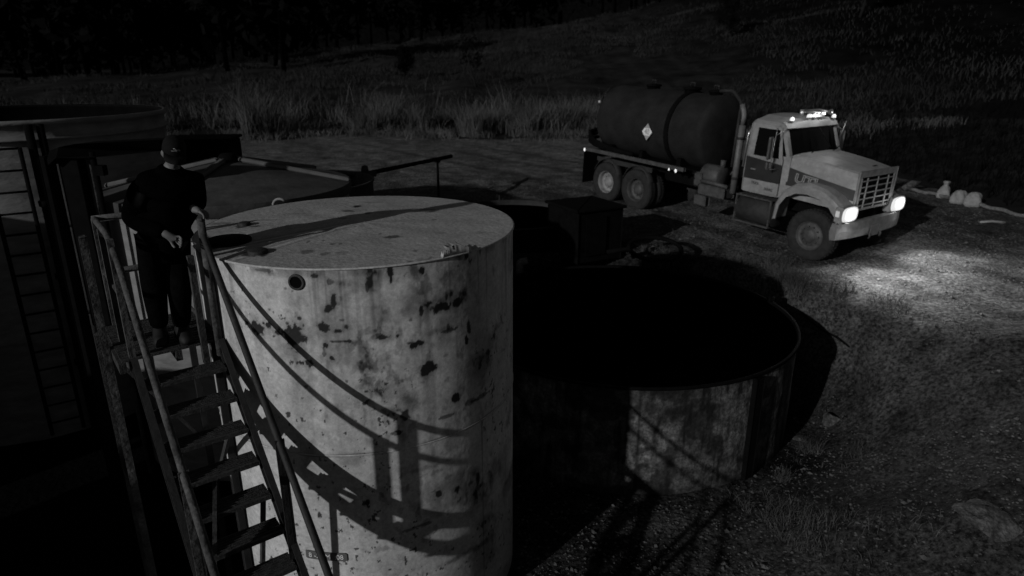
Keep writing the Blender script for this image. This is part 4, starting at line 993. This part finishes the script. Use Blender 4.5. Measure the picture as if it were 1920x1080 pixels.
# fenders
for s_ in (-1, 1):
    mb = MB(); secs = []
    prof = [(-1.00, .70), (-.97, 1.05), (-.84, 1.32), (-.58, 1.49), (-.25, 1.55), (.10, 1.50), (.38, 1.38), (.60, 1.23), (.66, 1.05), (.66, .92)]
    inner = [(-.90, .70), (-.86, 1.00), (-.72, 1.20), (-.48, 1.32), (-.2, 1.345), (.10, 1.30), (.34, 1.18), (.50, 1.02), (.56, .95), (.56, .90)]
    for (x, z), (x2, z2) in zip(prof, inner):
        i0 = s_*.70; o0 = s_*1.19
        secs.append([Vector((x, i0, z+.02)), Vector((x, o0-s_*.14, z+.015)), Vector((x, o0-s_*.04, z-.03)), Vector(((x+x2)/2, o0, (z+z2)/2+.02)), Vector((x2, o0-s_*.01, z2)), Vector((x2, o0-s_*.04, z2)), Vector(((x+x2)/2, o0-s_*.05, (z+z2)/2)), Vector((x*.97, i0, z-.01))])
    mb.loft(secs, smooth=False); P(mb, 'fender', M['white_paint'])
    mb = MB(); mb.box((.60, s_*.93, 1.08), (.19, .54, .31), None, .02); nac = P(mb, 'headlight_pod', M['white_paint'])
    mb = MB(); secs = []
    for xx, k in ((.69, 1), (.715, .97), (.735, .86), (.748, .62), (.752, .25)):
        secs.append([Vector((xx, s_*.935+math.copysign(abs(math.cos(2*math.pi*i/28))**.6, math.cos(2*math.pi*i/28))*.265*k, 1.085+math.copysign(abs(math.sin(2*math.pi*i/28))**.6, math.sin(2*math.pi*i/28))*.15*k)) for i in range(28)])
    mb.loft(secs, smooth=True); mb.build('headlight', M['lamp'], nac)
    mb = MB(); mb.box((.57, s_*1.187, 1.10), (.09, .02, .12), None, .006); mb.build('turn_signal', M['lamp_dim'], nac)
# bumper
mb = MB(); secs = []
for y in np.linspace(-1.22, 1.22, 17):
    b = .10*(abs(y)/1.22)**3; secs.append([Vector((.62-b, y, .56)), Vector((.735-b, y, .58)), Vector((.75-b, y, .74)), Vector((.735-b, y, .90)), Vector((.62-b, y, .915)), Vector((.58-b, y, .74))])
mb.loft(secs, smooth=False); bp = P(mb, 'bumper', M['chrome'])
mb = MB(); mb.box((.765, .05, .66), (.012, .34, .24), None, .004); pl_ = mb.build('licence_plate', M['grille'], bp)
for y in (-.16, .26): MB().tube([(.78, y, .50), (.80, y, .56), (.78, y, .62)], .022, 6).build('tow_hook', M['rim_dark'], bp)
# roof lamps, horn, aerial
for y in (-.78, -.19, 0, .19, .78):
    x = -.93+.05*(1-(y/.95)**2); z = 2.70 if abs(y) > .5 else 2.745
    mb = MB(); mb.lathe([(.075, 0), (.075, .012), (.001, .012)], (x, y, z-.012), n=16); base_ = P(mb, 'marker_light', M['dark_steel'])
    mb = MB(); wy = 1.35 if abs(y) < .5 else 1.0
    mb.lathe([(.066, .0), (.064, .035), (.05, .062), (.001, .075)], (0, 0, 0), n=20); mb.v = [(v[0]*1.1+x, v[1]*wy+y, v[2]+z) for v in mb.v]; mb.build('lens', M['lamp'], base_)
mb = MB(); mb.tube([(-1.45, .12, 2.80), (-1.1, .13, 2.83), (-.80, .14, 2.83)], [.025, .028, .03], 10); mb.tube([(-.80, .14, 2.83), (-.66, .14, 2.83)], [.03, .07], 12, cap=False); mb.tube([(-1.45, .12, 2.72), (-1.45, .12, 2.86)], .055, 10); mb.tube([(-.9, .14, 2.72), (-.9, .14, 2.83)], .02, 6); P(mb, 'air_horn', M['chrome'])
mb = MB(); mb.tube([(-1.75, .55, 2.80), (-1.2, .48, 2.86), (-.82, .46, 2.84)], [.02, .024, .03], 8); mb.tube([(-.84, .46, 2.84), (-.70, .46, 2.84)], [.03, .065], 12, cap=False); P(mb, 'air_horn', M['chrome'])
mb = MB(); mb.tube([(-.75, 1.06, 2.28), (-.70, 1.14, 2.62)], .012, 6); P(mb, 'aerial', M['chrome'])
# mirrors
for s_ in (-1, 1):
    mb = MB(); c_ = (-.98, s_*1.34, 2.16)
    mb.box(c_, (.07, .20, .46), Matrix.Rotation(R(-14*s_), 3, 'Z'), .03); mr = P(mb, 'mirror', M['grille'])
    mb = MB(); mb.box((-.98, s_*1.34, 1.80), (.07, .17, .15), Matrix.Rotation(R(-14*s_), 3, 'Z'), .03); mb.build('spot_mirror', M['grille'], mr)
    mb = MB(); mb.tube([(-.90, s_*.96, 2.52), (-.93, s_*1.24, 2.42), (-.94, s_*1.26, 1.72), (-.86, s_*1.0, 1.70)], .012, 6); mb.tube([(-1.2, s_*.97, 2.54), (-.93, s_*1.24, 2.42)], .010, 6); mb.build('bracket', M['chrome'], mr)
# steps / fuel tank under the door
mb = MB(); mb.lathe([(.001, -.52), (.25, -.52), (.30, -.49), (.30, .49), (.25, .52), (.001, .52)], n=28, axis='x'); mb.v = [(v[0]-1.58, v[1]-.86, v[2]+.72) for v in mb.v]; P(mb, 'fuel_tank', M['dark_steel'])
mb = MB(); mb.box((-1.58, -.98, 1.03), (1.02, .34, .03), None, .006); mb.box((-1.58, -1.13, .45), (1.02, .10, .04), None, .006)
for x in (-2.06, -1.10): mb.box((x, -1.13, .74), (.05, .05, .58), None, .01)
for k in range(6): mb.box((-1.96+k*.15, -.98, 1.05), (.03, .28, .02))
P(mb, 'step', M['rim_dark'])
mb = MB(); mb.lathe([(.001, -.52), (.25, -.52), (.30, -.49), (.30, .49), (.25, .52), (.001, .52)], n=28, axis='x'); mb.v = [(v[0]-1.58, v[1]+.86, v[2]+.72) for v in mb.v]; P(mb, 'fuel_tank', M['dark_steel'])
# exhaust stack
mb = MB(); mb.tube([(-2.42, -.86, .95), (-2.42, -.86, 2.48)], .085, 16); mb.tube(bend([(-2.42, -.86, 2.48), (-2.42, -.86, 2.72), (-2.52, -.86, 2.92)]), .06, 12); st_ = P(mb, 'exhaust_stack', M['stack'])
for z in (1.3, 2.2): MB().tube([(-2.42, -.86, z-.03), (-2.42, -.86, z+.03)], .094, 16).build('clamp', M['dark_steel'], st_)
# barrel
BX0, BX1, BR, BZ = -8.40, -3.62, .90, 2.10
prof = [(.001, BX0-.02), (.35, BX0), (.62, BX0+.05), (.80, BX0+.13), (.90, BX0+.24), (BR, BX0+.40), (BR, BX1-.34), (.91, BX1-.22), (.82, BX1-.12), (.62, BX1-.04), (.35, BX1), (.001, BX1+.02)]
mb = MB(); mb.lathe(prof, (0, 0, BZ), n=72, axis='x'); barrel = P(mb, 'barrel', M['tank_black'])
for x, w_ in ((-5.05, .16),):
    mb = MB(); mb.lathe([(BR+.002, x-w_/2), (BR+.03, x-w_/2), (BR+.03, x+w_/2), (BR+.002, x+w_/2)], (0, 0, BZ), n=72, axis='x', smooth=False); mb.build('band', M['black_steel'], barrel)
for x, r_, h_ in ((-6.75, .22, .12), (-5.15, .25, .14), (-4.25, .20, .12)):
    mb = MB(); mb.lathe([(r_*.85, -.05), (r_*.85, h_*.6), (r_, h_*.6), (r_, h_), (.001, h_+.02)], (x, 0, BZ+BR-.02), n=24); mh = mb.build('manhole', M['black_steel'], barrel)
    mb = MB(); mb.tube([(x-.08, 0, BZ+BR+h_), (x-.08, 0, BZ+BR+h_+.09), (x+.08, 0, BZ+BR+h_+.09), (x+.08, 0, BZ+BR+h_)], .018, 6); mb.build('handle', M['dark_steel'], mh)
# placard
mb = MB(); ang = R(-14); py_ = -(BR*math.cos(ang)+.03); pz_ = BZ+BR*math.sin(-ang)*.35-.02
pm = Matrix.Translation((-5.78, -(BR+.035), BZ-.10)) @ Matrix.Rotation(R(90), 4, 'X') @ Matrix.Rotation(R(45), 4, 'Z')
mb.box((0, 0, 0), (.30, .30, .006), None, .0); mb.v = [tuple(pm @ Vector(v)) for v in mb.v]; pc = mb.build('placard', M['placard_grey'], barrel)
pm2 = Matrix.Translation((-5.78, -(BR+.040), BZ-.10)) @ Matrix.Rotation(R(90), 4, 'X')
mb = MB(); hx_ = [(-.205, 0), (-.115, .09), (.115, .09), (.205, 0), (.115, -.09), (-.115, -.09)]; mb.prism([(x, y, 0) for x, y in hx_], (0, 0, .004)); mb.v = [tuple(pm2 @ Vector(v)) for v in mb.v]; mb.build('panel', M['placard'], pc)
text_mesh('lettering', '40', .20, M['placard_grey'], pc, pm2 @ Matrix.Translation((0, 0, .007)), .002, .004)
# bed rail, saddle, ladder, hoses, mud flap, lamps
mb = MB(); mb.box((-6.15, -1.12, 1.29), (4.4, .09, .10), None, .01); mb.box((-6.15, 1.12, 1.29), (4.4, .09, .10), None, .01); mb.box((-8.30, 0, 1.12), (.12, 2.3, .2), None, .01); P(mb, 'bed_rail', M['rim_dark'])
mb = MB(); mb.box((-6.1, 0, 1.20), (4.6, 1.5, .10)); 
for x in (-7.6, -6.2, -4.6): mb.box((x, 0, 1.33), (.16, 1.5, .26))
P(mb, 'bed', M['black_steel'])
for s_ in (-1, 1):
    mb = MB(); mb.box((-8.18, s_*1.0, .80), (.02, .56, .86)); P(mb, 'mud_flap', M['black_steel'])
    for x, r_, mm in ((-8.30, .05, 'lamp_side'), (-4.48, .032, 'lamp_side'), (-4.22, .048, 'lamp_side')):
        mb = MB(); mb.lathe([(r_+.012, 0), (r_+.012, s_*.018), (r_, s_*.018)], (x, s_*1.165, 1.24 if x > -8 else 1.27), n=16, axis='y'); lb_ = P(mb, 'side_light', M['dark_steel'])
        mb = MB(); mb.lathe([(r_, s_*.012), (r_*.7, s_*.03), (.001, s_*.038)], (x, s_*1.165, 1.24 if x > -8 else 1.27), n=16, axis='y'); mb.build('lens', M[mm], lb_)
mb = MB(); mb.lathe([(.001, 0), (.035, .0), (.03, -.03), (.001, -.035)], (BX0-.05, -.62, BZ+.45), n=12, axis='x'); P(mb, 'tail_light', M['lamp_dim'])
mb = MB(); mb.box((-6.47, -1.10, 1.10), (2.5, .04, .12)); 
for x in (-5.76, -7.14):
    mb.lathe([(.60, -.14), (.62, -.14), (.62, .14), (.60, .14)], (x, -1.07, .54), n=20, axis='y', a0=R(25), a1=R(155))
P(mb, 'rear_fender', M['dark_steel'])
# rear valve and coiled suction hoses
for k, (dy, dz, r_) in enumerate(((0, 0, .055), (.06, -.12, .05), (-.05, .10, .05))):
    pts = [(-8.05, -.2+dy, 1.75+dz), (-8.42, -.55, 1.72+dz), (-8.40, -.98, 1.65+dz), (-8.0, -1.06, 1.50+dz*.5), (-7.2, -1.03, 1.40+dz*.3), (-6.2, -1.03, 1.38)]
    P(MB().tube(bend(pts), r_, 8), 'suction_hose', M['black_steel'])
# pump and clutter between cab and barrel
mb = MB(); mb.lathe([(.001, -.32), (.22, -.32), (.26, -.28), (.26, .28), (.22, .32), (.001, .32)], n=24, axis='x'); mb.v = [(v[0]-3.25, v[1]-.72, v[2]+1.22) for v in mb.v]
mb.tube([(-3.0, -.72, 1.40), (-3.0, -.72, 1.62)], .07, 10); mb.box((-3.55, -.85, 1.12), (.3, .4, .34), None, .04); P(mb, 'vacuum_pump', M['rim_dark'])
mb = MB(); mb.box((-2.95, -.92, .92), (.95, .42, .26), None, .03); mb.tube([(-3.4, -1.0, 1.1), (-3.0, -1.05, 1.12), (-2.5, -1.0, 1.08)], .05, 8); P(mb, 'tool_box', M['rim_dark'])
mb = MB(); mb.box((-3.35, -.98, .64), (.46, .2, .26), None, .03); P(mb, 'battery_box', M['rim_dark'])
mb = MB(); mb.tube([(-2.62, -.62, 1.3), (-2.60, -.60, 1.62)], [.10, .05], 10); mb.tube([(-2.8, -.6, 1.3), (-2.6, -.7, 1.45), (-2.4, -.66, 1.3)], .03, 8); P(mb, 'air_filter', M['rim'])
pts = bend([(-4.0, -.12, BZ+BR+.10), (-3.55, -.12, BZ+BR+.14), (-3.0, -.35, BZ+BR-.10), (-2.72, -.68, 2.45), (-2.70, -.72, 1.5)], 8)
P(MB().tube(pts, .042, 10), 'vacuum_line', M['dark_steel'])
P(MB().tube([(-2.18, -.80, 2.44), (-2.22, -.84, 2.30), (-2.2, -.9, 1.6)], .025, 8), 'grab_rail', M['chrome'])

CABSET = {'cab', 'pillar', 'sun_visor', 'windscreen', 'centre_bar', 'wiper', 'door', 'window', 'handle', 'stripe', 'hood', 'badge', 'marker_light', 'lens', 'air_horn', 'aerial', 'mirror', 'spot_mirror', 'bracket', 'lettering'}
def cx_(x): return float(np.interp(x, [-2.1, -1.05, -.5, .6], [-2.1, -1.24, -.93, .6]))
def in_cab(o):
    q = o
    while q.parent and q.parent != tk: q = q.parent
    return q.name.split('.')[0] in CABSET
def tx(x): return x*.91 if x > -2.3 else -2.093+(x+2.3)*.828
for o in tk.children_recursive:
    if o.type == 'MESH' and o.parent.name.split('.')[0] != 'wheel':
        ic = in_cab(o)
        for v in o.data.vertices: v.co.x = tx(cx_(v.co.x) if ic and -2.1 < v.co.x < .6 else v.co.x)
    elif o.type == 'EMPTY':
        o.location.x = {-5.80: -4.96}.get(round(o.location.x, 2), tx(o.location.x))
bpy.context.view_layer.update()
# ================================================================== TREES
def tree(px, py, hgt, wd, lb, trunk_r, leafy, seed, grp=None, Y=None):
    rg = random.Random(seed); x, y, z = gpt(px, py)
    t = empty('tree', (x, y, z-.1)); tag(t, lb, 'tree', grp)
    mb = MB(); tips = []
    def limb(p, d, L, r, lv):
        pts = [p]; q = p.copy(); dd_ = d.copy()
        for k in range(4):
            dd_ = (dd_+Vector((rg.uniform(-.25, .25), rg.uniform(-.25, .25), rg.uniform(-.02, .18)))).normalized(); q = q+dd_*L/4; pts.append(q.copy())
        mb.tube(pts, [r*(1-.14*k) for k in range(5)], 6 if lv else 9); tips.extend(pts[2:])
        if lv < 3:
            for k in range(rg.randint(2, 4) if lv else rg.randint(4, 6)):
                i = rg.randint(1, 4); a = rg.uniform(0, 6.28); nd = (dd_*.6+Vector((math.cos(a)*wd, math.sin(a)*wd, rg.uniform(.1, .7)))).normalized()
                limb(pts[i], nd, L*rg.uniform(.5, .75), r*.5, lv+1)
    limb(Vector((0, 0, 0)), Vector((rg.uniform(-.1, .1), 0, 1)), hgt*.5, trunk_r, 0)
    mb.build('trunk', M['bark'], t)
    nL = leafy; rgn = np.random.default_rng(seed); T = np.array([list(v) for v in tips]); T = T[T[:, 2] > hgt*.25] if leafy else T
    c = T[rgn.integers(0, len(T), nL)] + rgn.normal(0, hgt*.05, (nL, 3)); s = hgt*.022*rgn.uniform(.5, 1.4, (nL, 1))
    a, b = rgn.normal(0, 1, (nL, 3)), rgn.normal(0, 1, (nL, 3)); a /= np.linalg.norm(a, axis=1)[:, None]; b /= np.linalg.norm(b, axis=1)[:, None]
    V = np.stack([c-a*s, c+b*s*.7, c+a*s, c-b*s*.7], 1).reshape(-1, 3)
    raw('crown', V, np.arange(nL*4).reshape(-1, 4), M['leaf'], t, smooth=False)
tree(893, 162, 5.0, .9, 'small bare tree above the reeds, trunk forking low', .10, 500, 4, 'lone trees on the hillside')
tree(757, 152, 3.4, .7, 'dark bushy young tree just above the reeds', .08, 2600, 5, 'lone trees on the hillside')
tree(1362, 70, 4.0, 1.2, 'low dark bush alone on the open hillside', .10, 3200, 6, 'lone trees on the hillside')
tree(1612, 32, 8.0, .7, 'dark tree cut by the top of the picture at right', .16, 3600, 8, 'lone trees on the hillside')
# the wood on the skyline, one dark mass
rg = np.random.default_rng(5); VV, FF = [], []; off = 0; tr_v = MB()
for k in range(150):
    x = rg.uniform(-150, 70); y = rg.uniform(118, 150); 
    if k > 120: x = rg.uniform(-80, -25); y = rg.uniform(75, 118)
    z = gz_flat(x, y); hgt = rg.uniform(10, 19); w = hgt*.24
    tr_v.tube([(x, y, z-.5), (x+rg.normal(0, .4), y, z+hgt*.5), (x+rg.normal(0, .8), y, z+hgt*.9)], [.28, .18, .05], 5)
    n = 420; u = rg.normal(0, 1, (n, 3)); u /= np.linalg.norm(u, axis=1)[:, None]
    c = u*np.array([w, w, hgt*.42])*rg.uniform(.25, 1.0, (n, 1))*(1+.35*np.sin(u[:, :1]*5+k)) + np.array([x, y, z+hgt*.58])
    s = rg.uniform(.35, 1.0, (n, 1))*hgt*.045; a, b = rg.normal(0, 1, (n, 3)), rg.normal(0, 1, (n, 3))
    VV.append(np.stack([c-a*s, c+b*s*.7, c+a*s, c-b*s*.7], 1).reshape(-1, 3))
VV = np.concatenate(VV); fo = raw('woodland', VV, np.arange(len(VV)).reshape(-1, 4), M['leaf_far'], smooth=False)
me = fo.data; tag(fo, 'dark wood along the skyline behind the hillside', 'woodland', kind='stuff')
M['bark_far'] = mat('bark_far', .0012, 1, var=.5, spec=0); wt = tr_v.build('trunks', M['bark_far'], fo); wt['kind'] = 'stuff'
# far hills closing the horizon
nh = 90; hx_ = np.linspace(-420, 420, nh); VV = []; 
for j, (yy_, f_) in enumerate(((300, 0), (340, .7), (400, 1.0), (470, 1.05))):
    hz = -3 + f_*(58+16*(fbm(hx_*.012, hx_*0+j, 77)-.5)*2); VV.append(np.stack([hx_, np.full(nh, float(yy_)), hz], -1))
VV = np.concatenate(VV); I = np.arange(nh*4).reshape(4, nh)
o = raw('far_hill', VV, np.stack([I[:-1, :-1], I[:-1, 1:], I[1:, 1:], I[1:, :-1]], -1).reshape(-1, 4), M['leaf_far']); tag(o, kind='structure')

# ================================================================== LIGHT
AZ, EL = R(48), R(17)
sdir = Vector((math.cos(AZ)*math.cos(EL), math.sin(AZ)*math.cos(EL), -math.sin(EL)))
ld = bpy.data.lights.new('sun', 'SUN'); ld.energy = 2.0; ld.angle = R(.8); lo = bpy.data.objects.new('sun', ld); COL.objects.link(lo)
lo.rotation_euler = sdir.to_track_quat('-Z', 'Y').to_euler(); lo.location = (-20, -20, 30)
w = bpy.data.worlds.new('World'); S.world = w; w.use_nodes = True; nt = w.node_tree
bg = nt.nodes['Background']; sky = nt.nodes.new('ShaderNodeTexSky'); sky.sky_type = 'NISHITA'; sky.sun_disc = False
sky.sun_elevation = EL; sky.sun_rotation = R(222); sky.air_density = 1; sky.dust_density = .5
bw = nt.nodes.new('ShaderNodeRGBToBW'); nt.links.new(sky.outputs['Color'], bw.inputs['Color']); nt.links.new(bw.outputs['Val'], bg.inputs['Color'])
bg.inputs['Strength'].default_value = .019
# truck lamps
TM = tk.matrix_world.copy()
def spot(loc, d, e, ang, blend, r=.06):
    l = bpy.data.lights.new('headlamp_beam', 'SPOT'); l.energy = e; l.spot_size = R(ang); l.spot_blend = blend; l.shadow_soft_size = r
    o = bpy.data.objects.new('headlamp_beam', l); COL.objects.link(o); o.location = TM @ Vector(loc)
    dv = TM.to_3x3() @ Vector(d); o.rotation_euler = dv.to_track_quat('-Z', 'Y').to_euler(); return o
for s_ in (-1, 1):
    spot((.68, s_*.935, 1.08), (1, -.16 if s_ < 0 else 0, -.46), 1950 if s_ < 0 else 1300, 112, 1.0, .10)
    spot((.68, s_*.935, 1.06), (.8, -.35 if s_ < 0 else .1, -.5), 190 if s_ < 0 else 70, 165, .6, .08)
for s_ in (-1, 1):
    l = bpy.data.lights.new('headlamp_spill', 'POINT'); l.energy = 7.0; l.shadow_soft_size = .08
    o = bpy.data.objects.new('headlamp_spill', l); COL.objects.link(o); o.location = TM @ Vector((.80, s_*.97, 1.12))
for y in (-.78, 0, .78):
    l = bpy.data.lights.new('roof_lamp_glow', 'POINT'); l.energy = 5.0; l.shadow_soft_size = .05
    o = bpy.data.objects.new('roof_lamp_glow', l); COL.objects.link(o); o.location = TM @ Vector((-.90 if y else -.86, y, 2.87))

# ================================================================== CAMERA
cd = bpy.data.cameras.new('camera'); cam = bpy.data.objects.new('camera', cd); COL.objects.link(cam)
cam.location = (0, 0, H); cam.rotation_euler = (R(90)-PITCH, 0, 0)
cd.sensor_width = 36; cd.lens = 36*F/1920; cd.clip_end = 2000; cd.clip_start = .05
cd.dof.use_dof = True; cd.dof.focus_distance = 5.6; cd.dof.aperture_fstop = 1.5
S.camera = cam
S.view_settings.view_transform = 'Standard'; S.view_settings.look = 'None'; S.view_settings.exposure = 0; S.view_settings.gamma = 1
S.render.resolution_x = 1024; S.render.resolution_y = 576
